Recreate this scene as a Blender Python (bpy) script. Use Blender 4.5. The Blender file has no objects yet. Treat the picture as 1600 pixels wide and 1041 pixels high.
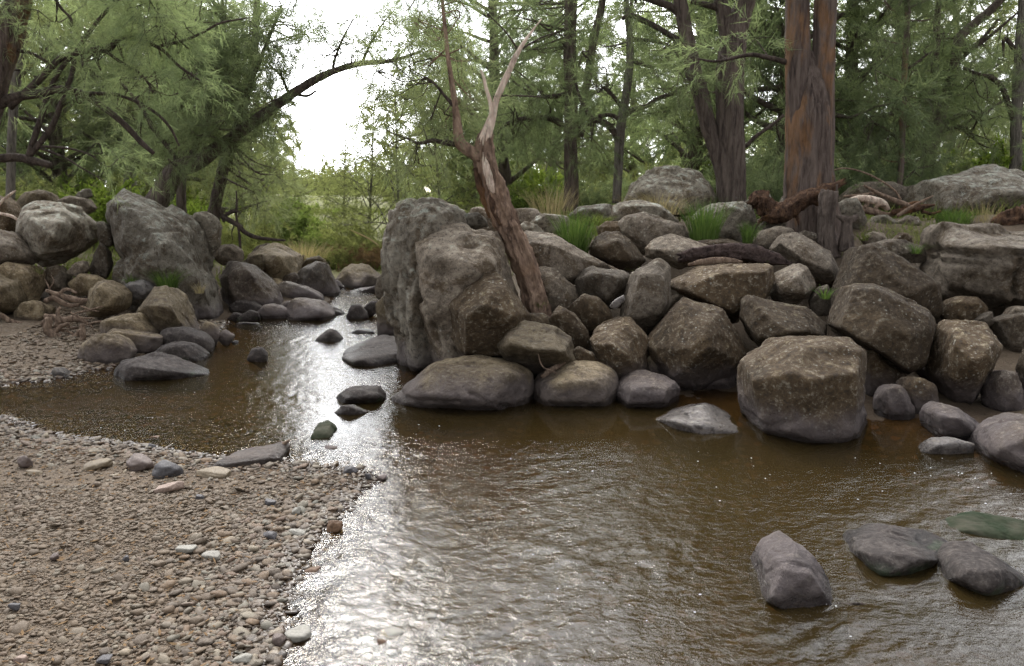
import bpy, bmesh, math, random
import numpy as np
from mathutils import Vector

sc = bpy.context.scene
COL = sc.collection
PI = math.pi

# ------------------------------------------------------------------ camera
CAM_H = 1.6
FPX = 1250.0                      # focal length in photo pixels (photo 1600 x 1041)
TH = math.atan((520.5 - 310.0) / FPX)   # pitch: the horizon sits at row 310
CT, ST = math.cos(TH), math.sin(TH)
cam_d = bpy.data.cameras.new("camera")
cam = bpy.data.objects.new("camera", cam_d)
COL.objects.link(cam)
cam.location = (0, 0, CAM_H)
cam.rotation_euler = (PI / 2 - TH, 0, 0)
cam_d.sensor_width = 36.0
cam_d.lens = 36.0 * FPX / 1600.0
cam_d.clip_start = 0.05
cam_d.clip_end = 2000.0
sc.camera = cam


def P(u, v, Y):
    """the point at distance Y (world y) that lies on the ray of photo pixel (u, v)"""
    a = (u - 800.0) / FPX
    b = (v - 520.5) / FPX
    dy = CT - ST * b
    dz = -ST - CT * b
    return np.array([a * Y / dy, Y, CAM_H + dz * Y / dy])


def G(u, v, z=0.0):
    """the point at height z seen at photo pixel (u, v)"""
    a = (u - 800.0) / FPX
    b = (v - 520.5) / FPX
    dy = CT - ST * b
    dz = -ST - CT * b
    t = (z - CAM_H) / dz
    return np.array([a * t, dy * t, z])


# ------------------------------------------------------------------ noise
_rs = np.random.RandomState(7)
_perm = _rs.permutation(4096).astype(np.int64)
_grad = _rs.normal(size=(4096, 3))
_grad /= np.linalg.norm(_grad, axis=1)[:, None]


def perlin(p):
    p = np.asarray(p, dtype=np.float64)
    i = np.floor(p).astype(np.int64)
    f = p - i
    w = f * f * f * (f * (f * 6 - 15) + 10)
    out = np.zeros(len(p))
    for dx in (0, 1):
        for dy in (0, 1):
            for dz in (0, 1):
                h = _perm[(i[:, 0] + dx) & 4095]
                h = _perm[(h + i[:, 1] + dy) & 4095]
                h = _perm[(h + i[:, 2] + dz) & 4095]
                g = _grad[h]
                d = g[:, 0] * (f[:, 0] - dx) + g[:, 1] * (f[:, 1] - dy) + g[:, 2] * (f[:, 2] - dz)
                ww = (w[:, 0] if dx else 1 - w[:, 0]) * (w[:, 1] if dy else 1 - w[:, 1]) * (w[:, 2] if dz else 1 - w[:, 2])
                out += d * ww
    return out * 1.6


def fbm(p, octs=4, gain=0.5, lac=2.07):
    a, s, t = 1.0, 1.0, 0.0
    out = np.zeros(len(p))
    for k in range(octs):
        out += a * perlin(p * s + k * 17.3)
        a *= gain
        s *= lac
    return out


# ------------------------------------------------------------------ mesh helpers
def tri_mesh(name, V, F, mat=None, smooth=True, mats=None, mi=None):
    V = np.ascontiguousarray(V, dtype=np.float32)
    F = np.ascontiguousarray(F, dtype=np.int32)
    me = bpy.data.meshes.new(name)
    k = F.shape[1]
    me.vertices.add(len(V))
    me.vertices.foreach_set("co", V.ravel())
    me.loops.add(F.size)
    me.loops.foreach_set("vertex_index", F.ravel())
    me.polygons.add(len(F))
    me.polygons.foreach_set("loop_start", np.arange(0, F.size, k, dtype=np.int32))
    if smooth:
        me.polygons.foreach_set("use_smooth", np.ones(len(F), dtype=bool))
    if mats:
        for m in mats:
            me.materials.append(m)
        if mi is not None:
            me.polygons.foreach_set("material_index", np.asarray(mi, dtype=np.int32))
    elif mat:
        me.materials.append(mat)
    me.update(calc_edges=True)
    return me


def link(name, me, loc=(0, 0, 0), parent=None):
    o = bpy.data.objects.new(name, me)
    o.location = loc
    COL.objects.link(o)
    if parent is not None:
        o.parent = parent
    return o


def tag(o, label=None, cat=None, group=None, kind=None):
    if label:
        o["label"] = label
    if cat:
        o["category"] = cat
    if group:
        o["group"] = group
    if kind:
        o["kind"] = kind
    return o


def thing(name, label, cat, loc, group=None):
    o = bpy.data.objects.new(name, None)
    o.empty_display_size = 0.2
    o.location = loc
    COL.objects.link(o)
    return tag(o, label, cat, group)


_ico = {}


def ico(sub):
    if sub not in _ico:
        bm = bmesh.new()
        bmesh.ops.create_icosphere(bm, subdivisions=sub, radius=1.0)
        V = np.array([v.co[:] for v in bm.verts])
        V /= np.linalg.norm(V, axis=1)[:, None]
        F = np.array([[v.index for v in f.verts] for f in bm.faces], dtype=np.int32)
        bm.free()
        _ico[sub] = (V, F)
    return _ico[sub]


def catmull(pts, per=6):
    pts = np.asarray(pts, float)
    if len(pts) < 3:
        t = np.linspace(0, 1, per + 1)[:, None]
        return pts[0] * (1 - t) + pts[-1] * t
    q = np.vstack([2 * pts[0] - pts[1], pts, 2 * pts[-1] - pts[-2]])
    out = []
    for i in range(1, len(q) - 2):
        p0, p1, p2, p3 = q[i - 1], q[i], q[i + 1], q[i + 2]
        for t in np.linspace(0, 1, per, endpoint=False):
            out.append(0.5 * ((2 * p1) + (-p0 + p2) * t + (2 * p0 - 5 * p1 + 4 * p2 - p3) * t * t
                              + (-p0 + 3 * p1 - 3 * p2 + p3) * t ** 3))
    out.append(q[-2])
    return np.array(out)


def tube(pts, n=8, per=5, rough=0.0, rscale=4.0, jag=0.0, seed=0, flutes=0.0, flat=1.0, hollow=0.0):
    """swept tube through rows (x, y, z, radius); returns vertices and triangles"""
    q = catmull(pts, per)
    c, r = q[:, :3], np.maximum(q[:, 3], 0.0015)
    m = len(c)
    tan = np.gradient(c, axis=0)
    tan /= np.linalg.norm(tan, axis=1)[:, None] + 1e-9
    ref = np.array([0.31, 0.92, 0.21]) if abs(tan[0][1]) < 0.8 else np.array([0.9, 0.1, 0.3])
    N = np.zeros_like(c)
    nrm = np.cross(tan[0], ref)
    nrm /= np.linalg.norm(nrm)
    for i in range(m):
        nrm = nrm - tan[i] * np.dot(nrm, tan[i])
        nrm /= np.linalg.norm(nrm) + 1e-9
        N[i] = nrm
    B = np.cross(tan, N)
    a = np.linspace(0, 2 * PI, n, endpoint=False)
    ca, sa = np.cos(a), np.sin(a) * flat
    ring = N[:, None, :] * ca[None, :, None] + B[:, None, :] * sa[None, :, None]
    V = c[:, None, :] + ring * r[:, None, None]
    V = V.reshape(-1, 3)
    if rough or flutes:
        d = ring.reshape(-1, 3)
        rr = np.repeat(r, n)
        s = np.repeat(np.concatenate([[0], np.cumsum(np.linalg.norm(np.diff(c, axis=0), axis=1))]), n)
        off = np.zeros(len(V))
        if rough:
            off += rough * fbm(V * rscale + seed * 3.7, 4) * rr
        if flutes:
            pp = np.column_stack([np.tile(ca, m) * 3.0, np.tile(np.sin(a), m) * 3.0, s * 0.7 + seed])
            off += flutes * rr * fbm(pp, 3)
        V = V + d * off[:, None]
    if jag:
        rs = np.random.RandomState(seed + 5)
        V.reshape(m, n, 3)[-1] += tan[-1] * (rs.rand(n, 1) * jag)
        V.reshape(m, n, 3)[0] -= tan[0] * (rs.rand(n, 1) * jag)
    i = np.arange(m - 1)[:, None] * n
    j = np.arange(n)[None, :]
    j2 = (j + 1) % n
    A, Bq, Cq, D = i + j, i + j2, i + n + j2, i + n + j
    F = np.concatenate([np.stack([A, Bq, Cq], -1).reshape(-1, 3), np.stack([A, Cq, D], -1).reshape(-1, 3)])
    k = len(V)
    V = np.vstack([V, c[0] + tan[0] * hollow, c[-1] - tan[-1] * hollow])
    j = np.arange(n)
    F = np.vstack([F, np.column_stack([np.full(n, k), (j + 1) % n, j]),
                   np.column_stack([np.full(n, k + 1), (m - 1) * n + j, (m - 1) * n + (j + 1) % n])])
    return V, F


def join(parts):
    Vs, Fs, off = [], [], 0
    for V, F in parts:
        Vs.append(V)
        Fs.append(F + off)
        off += len(V)
    return np.vstack(Vs), np.vstack(Fs)


def pxtube(rows, Y, **kw):
    """rows (u, v, radius in pixels[, extra distance]) of a limb standing about Y metres away"""
    out = []
    for r in rows:
        yy = Y + (r[3] if len(r) > 3 else 0.0)
        out.append(np.append(P(r[0], r[1], yy), r[2] * yy / FPX))
    return np.array(out)


# ------------------------------------------------------------------ node helpers
class NT:
    def __init__(self, name):
        self.m = bpy.data.materials.new(name)
        self.m.use_nodes = True
        self.t = self.m.node_tree
        self.t.nodes.clear()
        self.out = self.t.nodes.new("ShaderNodeOutputMaterial")

    def n(self, typ, **kw):
        nd = self.t.nodes.new(typ)
        for k, v in kw.items():
            if k.startswith("i_"):
                nd.inputs[k[2:].replace("_", " ")].default_value = v
            else:
                setattr(nd, k, v)
        return nd

    def l(self, a, b):
        self.t.links.new(a, b)

    def val(self, nd_in, x):
        if hasattr(x, "is_output") or isinstance(x, bpy.types.NodeSocket):
            self.l(x, nd_in)
        else:
            nd_in.default_value = x

    def math(self, op, a, b=None, clamp=False):
        nd = self.n("ShaderNodeMath", operation=op, use_clamp=clamp)
        self.val(nd.inputs[0], a)
        if b is not None:
            self.val(nd.inputs[1], b)
        return nd.outputs[0]

    def mix(self, f, a, b, blend="MIX"):
        nd = self.n("ShaderNodeMix", data_type="RGBA", blend_type=blend)
        self.val(nd.inputs["Factor"], f)
        for s, x in ((nd.inputs[6], a), (nd.inputs[7], b)):
            if isinstance(x, tuple):
                s.default_value = (*x, 1.0) if len(x) == 3 else x
            else:
                self.l(x, s)
        return nd.outputs[2]

    def noise(self, vec, scale, detail=4.0, rough=0.55, dist=0.0):
        nd = self.n("ShaderNodeTexNoise")
        self.l(vec, nd.inputs["Vector"])
        nd.inputs["Scale"].default_value = scale
        nd.inputs["Detail"].default_value = detail
        nd.inputs["Roughness"].default_value = rough
        nd.inputs["Distortion"].default_value = dist
        return nd.outputs["Fac"]

    def voro(self, vec, scale, feature="F1", out="Distance", rnd=1.0):
        nd = self.n("ShaderNodeTexVoronoi", feature=feature)
        self.l(vec, nd.inputs["Vector"])
        nd.inputs["Scale"].default_value = scale
        nd.inputs["Randomness"].default_value = rnd
        return nd.outputs[out]

    def step(self, x, lo, hi):
        nd = self.n("ShaderNodeMapRange", interpolation_type="SMOOTHSTEP")
        self.l(x, nd.inputs["Value"])
        nd.inputs["From Min"].default_value = lo
        nd.inputs["From Max"].default_value = hi
        return nd.outputs["Result"]

    def ramp(self, x, stops):
        nd = self.n("ShaderNodeValToRGB")
        self.l(x, nd.inputs["Fac"])
        el = nd.color_ramp.elements
        while len(el) < len(stops):
            el.new(0.5)
        for e, (p, c) in zip(el, stops):
            e.position = p
            e.color = (*c, 1.0)
        return nd.outputs["Color"]

    def objvec(self, rnd=True):
        tc = self.n("ShaderNodeTexCoord").outputs["Object"]
        if not rnd:
            return tc
        oi = self.n("ShaderNodeObjectInfo").outputs["Random"]
        k = self.math("MULTIPLY", oi, 37.0)
        cx = self.n("ShaderNodeCombineXYZ")
        self.l(k, cx.inputs[0])
        self.l(k, cx.inputs[2])
        va = self.n("ShaderNodeVectorMath", operation="ADD")
        self.l(tc, va.inputs[0])
        self.l(cx.outputs[0], va.inputs[1])
        return va.outputs[0]

    def scaled(self, vec, s):
        vm = self.n("ShaderNodeVectorMath", operation="MULTIPLY")
        self.l(vec, vm.inputs[0])
        vm.inputs[1].default_value = s
        return vm.outputs[0]

    def bump(self, h, strength, dist, normal=None):
        nd = self.n("ShaderNodeBump")
        self.l(h, nd.inputs["Height"])
        nd.inputs["Strength"].default_value = strength
        nd.inputs["Distance"].default_value = dist
        if normal is not None:
            self.l(normal, nd.inputs["Normal"])
        return nd.outputs[0]

    def principled(self, col, rough, normal=None, spec=0.4):
        nd = self.n("ShaderNodeBsdfPrincipled")
        self.val(nd.inputs["Base Color"], (*col, 1.0) if isinstance(col, tuple) else col)
        self.val(nd.inputs["Roughness"], rough)
        nd.inputs["Specular IOR Level"].default_value = spec
        if normal is not None:
            self.l(normal, nd.inputs["Normal"])
        return nd.outputs[0]

    def done(self, surf):
        self.l(surf, self.out.inputs["Surface"])
        return self.m
# ------------------------------------------------------------------ materials
def rock_mat(name, dark, mid, pale, lichen, lich_amt, brown_amt, purple=True, spots=True, rough=0.85):
    t = NT(name)
    v = t.objvec()
    geo = t.n("ShaderNodeNewGeometry")
    sxyz = t.n("ShaderNodeSeparateXYZ")
    t.l(geo.outputs["Position"], sxyz.inputs[0])
    nz = t.n("ShaderNodeSeparateXYZ")
    t.l(geo.outputs["Normal"], nz.inputs[0])
    big = t.noise(v, 2.3, 6.0, 0.62, 0.4)
    med = t.noise(v, 9.0, 6.0, 0.65)
    fine = t.noise(v, 70.0, 3.0, 0.7)
    oi = t.n("ShaderNodeObjectInfo").outputs["Random"]
    col = t.ramp(t.math("ADD", t.math("MULTIPLY", big, 0.6), t.math("MULTIPLY", med, 0.4)),
                 [(0.34, dark), (0.5, mid), (0.68, pale)])
    # brown film of dead lichen and algae in ragged patches
    brn = t.step(t.noise(v, 3.1, 8.0, 0.7, 0.8), 0.62 - brown_amt * 0.35, 0.74 - brown_amt * 0.35)
    col = t.mix(t.math("MULTIPLY", brn, 0.75), col, t.mix(med, (0.040, 0.026, 0.014), (0.098, 0.066, 0.036)))
    # pale grey-green crustose lichen: patches and crusted flecks, thicker on the upper faces
    up = t.math("MULTIPLY", t.math("MAXIMUM", nz.outputs[2], 0.0), 0.10)
    lm = t.step(t.math("ADD", t.noise(v, 9.0, 12.0, 0.78, 0.3), up), 0.70 - lich_amt * 0.17, 0.80 - lich_amt * 0.17)
    col = t.mix(t.math("MULTIPLY", lm, 0.8), col, lichen)
    if spots:
        vo = t.n("ShaderNodeTexVoronoi", feature="F1")
        t.l(v, vo.inputs["Vector"])
        vo.inputs["Scale"].default_value = 30.0
        rnd = t.n("ShaderNodeSeparateColor")
        t.l(vo.outputs["Color"], rnd.inputs[0])
        rad = t.math("MULTIPLY", t.math("SUBTRACT", rnd.outputs[0], 0.55), 0.75)
        sp = t.step(t.math("SUBTRACT", rad, t.math("ADD", vo.outputs["Distance"], t.math("MULTIPLY", med, 0.25))), -0.20, -0.08)
        patch = t.step(t.noise(v, 2.6, 3.0, 0.5), 0.47, 0.60)
        col = t.mix(t.math("MULTIPLY", t.math("MULTIPLY", sp, patch), 0.75), col, (0.30, 0.285, 0.24))
    # crystals
    gr = t.math("ADD", t.math("MULTIPLY", fine, 1.5), 0.25)
    cg = t.n("ShaderNodeCombineColor")
    for k in range(3):
        t.l(gr, cg.inputs[k])
    col = t.mix(0.85, col, cg.outputs[0], "MULTIPLY")
    # coarse dark and pale mineral grains
    g2 = t.noise(v, 22.0, 9.0, 0.82)
    col = t.mix(t.math("MULTIPLY", t.step(g2, 0.525, 0.62), 0.65), col, (0.29, 0.25, 0.19))
    col = t.mix(t.math("MULTIPLY", t.step(g2, 0.475, 0.39), 0.75), col, (0.028, 0.021, 0.015))
    # tone differs from stone to stone
    tone = t.math("ADD", t.math("MULTIPLY", oi, 0.75), 0.62)
    ct = t.n("ShaderNodeCombineColor")
    for k in range(3):
        t.l(tone, ct.inputs[k])
    col = t.mix(1.0, col, ct.outputs[0], "MULTIPLY")
    # flood-scoured purple-grey band at the water's edge, then the wet rim
    zz = t.math("ADD", sxyz.outputs[2], t.math("MULTIPLY", t.math("SUBTRACT", big, 0.5), 0.35))
    r = rough
    if purple:
        scr = t.step(zz, 0.30, 0.10)
        col = t.mix(t.math("MULTIPLY", scr, 0.75), col, t.mix(med, (0.055, 0.043, 0.043), (0.165, 0.138, 0.138)))
    wet = t.step(t.math("ADD", sxyz.outputs[2], t.math("MULTIPLY", t.math("SUBTRACT", med, 0.5), 0.05)), 0.075, 0.03)
    col = t.mix(wet, col, t.mix(0.85, col, (0.30, 0.27, 0.25), "MULTIPLY"))
    r = t.math("SUBTRACT", rough, t.math("MULTIPLY", wet, 0.5))
    h = t.math("ADD", t.math("MULTIPLY", med, 1.0), t.math("ADD", t.math("MULTIPLY", fine, 0.22), t.math("MULTIPLY", g2, 0.45)))
    nb = t.bump(h, 1.0, 0.05)
    return t.done(t.principled(col, r, nb, 0.25))


M = {}
M["brown"] = rock_mat("brown_granite", (0.026, 0.017, 0.008), (0.071, 0.046, 0.023), (0.154, 0.108, 0.062), (0.248, 0.203, 0.126), 0.40, 0.65)
M["grey"] = rock_mat("grey_granite", (0.064, 0.051, 0.037), (0.142, 0.114, 0.086), (0.244, 0.205, 0.161), (0.283, 0.268, 0.214), 0.35, 0.40)
M["lichen"] = rock_mat("lichen_granite", (0.087, 0.074, 0.056), (0.180, 0.155, 0.120), (0.302, 0.272, 0.221), (0.337, 0.352, 0.299), 0.70, 0.40)
M["scour"] = rock_mat("scoured_granite", (0.038, 0.027, 0.021), (0.078, 0.058, 0.045), (0.143, 0.109, 0.085), (0.202, 0.168, 0.120), 0.10, 0.30, True, False, 0.7)
M["pale"] = rock_mat("pale_granite", (0.120, 0.106, 0.098), (0.203, 0.182, 0.171), (0.300, 0.274, 0.259), (0.315, 0.307, 0.266), 0.3, 0.05, False, False, 0.75)
M["tan"] = rock_mat("tan_granite", (0.081, 0.059, 0.033), (0.149, 0.112, 0.065), (0.239, 0.185, 0.112), (0.257, 0.211, 0.131), 0.2, 0.35, True, False, 0.8)


def river_mat():
    t = NT("river_stone")
    v = t.objvec()
    a = t.noise(v, 4.0, 6.0, 0.6)
    f = t.noise(v, 60.0, 3.0, 0.7)
    col = t.ramp(a, [(0.3, (0.020, 0.015, 0.013)), (0.55, (0.044, 0.035, 0.031)), (0.75, (0.085, 0.070, 0.062))])
    geo = t.n("ShaderNodeNewGeometry")
    s = t.n("ShaderNodeSeparateXYZ")
    t.l(geo.outputs["Position"], s.inputs[0])
    col = t.mix(t.math("MULTIPLY", t.step(f, 0.45, 0.65), 0.3), col, (0.15, 0.13, 0.12))
    wet = t.step(t.math("ADD", s.outputs[2], t.math("MULTIPLY", t.math("SUBTRACT", a, 0.5), 0.08)), 0.07, 0.02)
    grn = t.math("MULTIPLY", wet, t.step(t.noise(v, 5.0, 4.0), 0.55, 0.66))
    col = t.mix(wet, col, t.mix(1.0, col, (0.45, 0.40, 0.38), "MULTIPLY"))
    col = t.mix(t.math("MULTIPLY", grn, 0.6), col, (0.030, 0.050, 0.022))
    mo = t.noise(v, 26.0, 8.0, 0.8)
    col = t.mix(t.math("MULTIPLY", t.step(mo, 0.53, 0.63), 0.45), col, (0.17, 0.145, 0.125))
    col = t.mix(t.math("MULTIPLY", t.step(mo, 0.47, 0.39), 0.6), col, (0.014, 0.011, 0.010))
    nb = t.bump(t.math("ADD", a, t.math("ADD", t.math("MULTIPLY", f, 0.25), t.math("MULTIPLY", mo, 0.6))), 1.0, 0.03)
    return t.done(t.principled(col, t.math("SUBTRACT", 0.8, t.math("MULTIPLY", wet, 0.5)), nb, 0.22))


M["river"] = river_mat()


def moss_mat():
    t = NT("algae_slab")
    v = t.objvec()
    a = t.noise(v, 5.0, 7.0, 0.65, 0.5)
    f = t.noise(v, 50.0, 3.0, 0.7)
    col = t.ramp(a, [(0.32, (0.012, 0.020, 0.008)), (0.5, (0.030, 0.033, 0.020)), (0.7, (0.065, 0.057, 0.042))])
    nb = t.bump(t.math("ADD", a, t.math("MULTIPLY", f, 0.25)), 0.6, 0.015)
    return t.done(t.principled(col, 0.9, nb, 0.12))


M["algae"] = moss_mat()


def bark_mat(name, dark, mid, red, orange=0.0, lich=0.2, sc_z=0.13, scale=16.0):
    t = NT(name)
    v = t.objvec()
    st = t.scaled(v, (1.0, 1.0, sc_z))
    f1 = t.noise(st, scale, 6.0, 0.65, 0.5)
    f2 = t.noise(st, scale * 3.2, 4.0, 0.65)
    b = t.noise(v, 1.7, 5.0, 0.6)
    col = t.ramp(f1, [(0.33, dark), (0.52, mid), (0.72, red)])
    col = t.mix(t.math("MULTIPLY", t.step(f2, 0.45, 0.68), 0.5), col, tuple(min(1, c * 1.7) for c in mid))
    if orange:
        om = t.step(t.noise(t.scaled(v, (1, 1, 0.35)), 3.2, 5.0, 0.6, 0.4), 0.60 - 0.12 * orange, 0.72 - 0.1 * orange)
        col = t.mix(t.math("MULTIPLY", om, 0.75 * min(1.0, orange)), col, t.mix(f2, (0.12, 0.055, 0.022), (0.36, 0.19, 0.085)))
    lm = t.step(t.noise(v, 7.0, 8.0, 0.7), 0.70 - 0.2 * lich, 0.80 - 0.2 * lich)
    col = t.mix(t.math("MULTIPLY", lm, 0.6), col, (0.25, 0.25, 0.215))
    nb = t.bump(t.math("ADD", f1, t.math("MULTIPLY", f2, 0.6)), 1.0, 0.07)
    return t.done(t.principled(col, 0.92, nb, 0.15))


M["bark"] = bark_mat("river_oak_bark", (0.040, 0.030, 0.026), (0.111, 0.087, 0.073), (0.201, 0.158, 0.130), 0.0, 0.25)
M["bark_big"] = bark_mat("furrowed_red_bark", (0.040, 0.029, 0.025), (0.120, 0.091, 0.077), (0.200, 0.156, 0.131), 0.85, 0.0, 0.10, 14.0)
M["bark_dead"] = bark_mat("weathered_trunk_bark", (0.088, 0.057, 0.042), (0.240, 0.163, 0.118), (0.436, 0.309, 0.223), 0.35, 0.2, 0.3, 12.0)
M["bark_pale"] = bark_mat("grey_bark", (0.06, 0.052, 0.044), (0.15, 0.132, 0.112), (0.25, 0.23, 0.195), 0.0, 0.5)
M["twig"] = bark_mat("dark_limb_bark", (0.030, 0.023, 0.019), (0.075, 0.058, 0.047), (0.13, 0.10, 0.083), 0.0, 0.3, 0.3, 20.0)
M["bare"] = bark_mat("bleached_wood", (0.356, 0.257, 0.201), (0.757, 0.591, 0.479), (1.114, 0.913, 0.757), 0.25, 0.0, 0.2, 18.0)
M["rot"] = bark_mat("rotten_wood", (0.022, 0.014, 0.010), (0.10, 0.058, 0.038), (0.24, 0.135, 0.075), 0.7, 0.0, 0.35, 24.0)
M["drift"] = bark_mat("brown_driftwood", (0.090, 0.060, 0.045), (0.232, 0.165, 0.120), (0.405, 0.300, 0.225), 0.2, 0.0, 0.3, 22.0)
M["plank"] = bark_mat("dark_weathered_wood", (0.022, 0.016, 0.015), (0.090, 0.063, 0.056), (0.17, 0.122, 0.108), 0.0, 0.0, 1.0, 20.0)


def leaf_mat(name, a, b, trans=0.62, tcol=None):
    t = NT(name)
    geo = t.n("ShaderNodeNewGeometry")
    rnd = geo.outputs["Random Per Island"]
    tc = t.n("ShaderNodeTexCoord").outputs["Object"]
    big = t.noise(tc, 0.9, 3.0, 0.5)
    col = t.mix(t.math("ADD", t.math("MULTIPLY", rnd, 0.6), t.math("MULTIPLY", t.step(big, 0.35, 0.65), 0.4)), a, b)
    oi = t.n("ShaderNodeObjectInfo").outputs["Random"]
    tone = t.math("ADD", t.math("MULTIPLY", oi, 0.5), 0.75)
    ct = t.n("ShaderNodeCombineColor")
    for k in range(3):
        t.l(tone, ct.inputs[k])
    col = t.mix(1.0, col, ct.outputs[0], "MULTIPLY")
    d = t.n("ShaderNodeBsdfDiffuse")
    t.l(col, d.inputs["Color"])
    tr = t.n("ShaderNodeBsdfTranslucent")
    t.l(t.mix(1.0, col, (1.12, 1.15, 0.75), "MULTIPLY"), tr.inputs["Color"])
    mx = t.n("ShaderNodeMixShader")
    mx.inputs[0].default_value = trans
    t.l(d.outputs[0], mx.inputs[1])
    t.l(tr.outputs[0], mx.inputs[2])
    return t.done(mx.outputs[0])


M["needle"] = leaf_mat("needles_dark", (0.130, 0.166, 0.103), (0.284, 0.324, 0.199))
M["needle2"] = leaf_mat("needles_olive", (0.122, 0.147, 0.091), (0.250, 0.272, 0.172))
M["needle3"] = leaf_mat("needles_sun_tinted", (0.153, 0.179, 0.086), (0.297, 0.306, 0.157))  # yellower needles, with the sunlight of the background put into the colour
M["shrub"] = leaf_mat("shrub_leaves_green", (0.104, 0.149, 0.049), (0.230, 0.277, 0.093))
M["shrub2"] = leaf_mat("shrub_leaves_olive", (0.139, 0.158, 0.065), (0.290, 0.294, 0.137))
M["shrub3"] = leaf_mat("shrub_leaves_bright", (0.136, 0.201, 0.043), (0.282, 0.345, 0.080))
M["dry"] = leaf_mat("dry_bracken", (0.14, 0.085, 0.050), (0.28, 0.19, 0.11), 0.3)
M["straw"] = leaf_mat("dry_straw", (0.24, 0.19, 0.105), (0.42, 0.35, 0.22), 0.3)
M["tussock"] = leaf_mat("tussock_green", (0.051, 0.095, 0.026), (0.150, 0.216, 0.062), 0.35)
M["grass"] = leaf_mat("short_grass", (0.079, 0.112, 0.030), (0.194, 0.205, 0.072), 0.35)


def ground_mat():
    t = NT("creek_ground")
    geo = t.n("ShaderNodeNewGeometry")
    pos = geo.outputs["Position"]
    s = t.n("ShaderNodeSeparateXYZ")
    t.l(pos, s.inputs[0])
    n1 = t.noise(pos, 1.3, 6.0, 0.6)
    n2 = t.noise(pos, 9.0, 6.0, 0.7)
    n3 = t.noise(pos, 60.0, 3.0, 0.7)
    vo = t.n("ShaderNodeTexVoronoi", feature="F1")
    t.l(pos, vo.inputs["Vector"])
    vo.inputs["Scale"].default_value = 55.0
    vc = t.n("ShaderNodeSeparateColor")
    t.l(vo.outputs["Color"], vc.inputs[0])
    sand = t.mix(n1, (0.078, 0.055, 0.034), (0.135, 0.100, 0.067))
    sand = t.mix(t.math("MULTIPLY", vc.outputs[0], 0.55), sand, t.ramp(vc.outputs[1], [(0.0, (0.028, 0.022, 0.018)), (0.5, (0.085, 0.066, 0.051)), (1.0, (0.18, 0.155, 0.13))]))
    # soil and needle litter on the banks, dry grass farther off
    soil = t.mix(n2, (0.035, 0.026, 0.018), (0.125, 0.092, 0.062))
    grass = t.mix(n2, (0.075, 0.095, 0.030), (0.22, 0.205, 0.085))
    up = t.math("MAXIMUM", t.step(t.math("ADD", s.outputs[2], t.math("MULTIPLY", n1, 0.3)), 0.36, 0.60), t.step(s.outputs[0], -0.6, -0.2))
    col = t.mix(up, sand, soil)
    wetb = t.step(s.outputs[1], 9.9, 10.4)
    col = t.mix(wetb, col, soil)
    far = t.step(t.math("ADD", s.outputs[1], t.math("MULTIPLY", n1, 4.0)), 15.5, 18.5)
    col = t.mix(t.math("MULTIPLY", far, 0.85), col, grass)
    # creek bed: rusty silt and drowned cobbles
    bedm = t.step(s.outputs[2], 0.0, -0.03)
    vb = t.n("ShaderNodeTexVoronoi", feature="F1")
    t.l(pos, vb.inputs["Vector"])
    vb.inputs["Scale"].default_value = 13.0
    vbc = t.n("ShaderNodeSeparateColor")
    t.l(vb.outputs["Color"], vbc.inputs[0])
    bed = t.mix(n2, (0.026, 0.017, 0.007), (0.080, 0.050, 0.021))
    bed = t.mix(t.math("MULTIPLY", t.step(vb.outputs["Distance"], 0.55, 0.3), 0.6), bed,
                t.ramp(vbc.outputs[0], [(0.0, (0.03, 0.022, 0.013)), (0.55, (0.085, 0.056, 0.028)), (0.88, (0.17, 0.082, 0.025)), (1.0, (0.20, 0.165, 0.12))]))
    col = t.mix(bedm, col, bed)
    # damp gravel rim
    damp = t.math("MULTIPLY", t.step(s.outputs[2], 0.035, 0.005), t.math("SUBTRACT", 1.0, bedm))
    col = t.mix(damp, col, t.mix(1.0, col, (0.55, 0.5, 0.45), "MULTIPLY"))
    h = t.math("ADD", t.math("MULTIPLY", vo.outputs["Distance"], -0.6), t.math("ADD", n2, t.math("MULTIPLY", n3, 0.3)))
    nb = t.bump(h, 0.9, 0.012)
    return t.done(t.principled(col, 0.9, nb, 0.2))


M["ground"] = ground_mat()


def pebble_mat():
    t = NT("creek_pebbles")
    geo = t.n("ShaderNodeNewGeometry")
    rnd = geo.outputs["Random Per Island"]
    pos = geo.outputs["Position"]
    s = t.n("ShaderNodeSeparateXYZ")
    t.l(pos, s.inputs[0])
    col = t.ramp(rnd, [(0.0, (0.033, 0.021, 0.012)), (0.18, (0.077, 0.049, 0.026)), (0.36, (0.104, 0.069, 0.038)), (0.5, (0.055, 0.039, 0.026)),
                       (0.6, (0.119, 0.071, 0.034)), (0.68, (0.090, 0.053, 0.034)), (0.76, (0.113, 0.093, 0.066)),
                       (0.86, (0.155, 0.124, 0.084)), (0.93, (0.092, 0.088, 0.068)), (1.0, (0.215, 0.170, 0.114))])
    f = t.noise(pos, 120.0, 3.0, 0.7)
    col = t.mix(t.math("MULTIPLY", t.step(f, 0.35, 0.7), 0.35), col, (0.19, 0.165, 0.135))
    # silt on the dry upper part of the bar
    dx = t.n("ShaderNodeAttribute", attribute_name="silt").outputs["Fac"]
    col = t.mix(t.math("MULTIPLY", dx, 0.62), col, t.mix(f, (0.070, 0.048, 0.028), (0.128, 0.092, 0.057)))
    wet = t.step(s.outputs[2], 0.022, 0.004)
    col = t.mix(wet, col, t.mix(1.0, col, (0.42, 0.36, 0.30), "MULTIPLY"))
    nb = t.bump(f, 0.4, 0.004)
    return t.done(t.principled(col, t.math("SUBTRACT", 0.75, t.math("MULTIPLY", wet, 0.5)), nb, 0.4))


M["pebble"] = pebble_mat()


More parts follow.
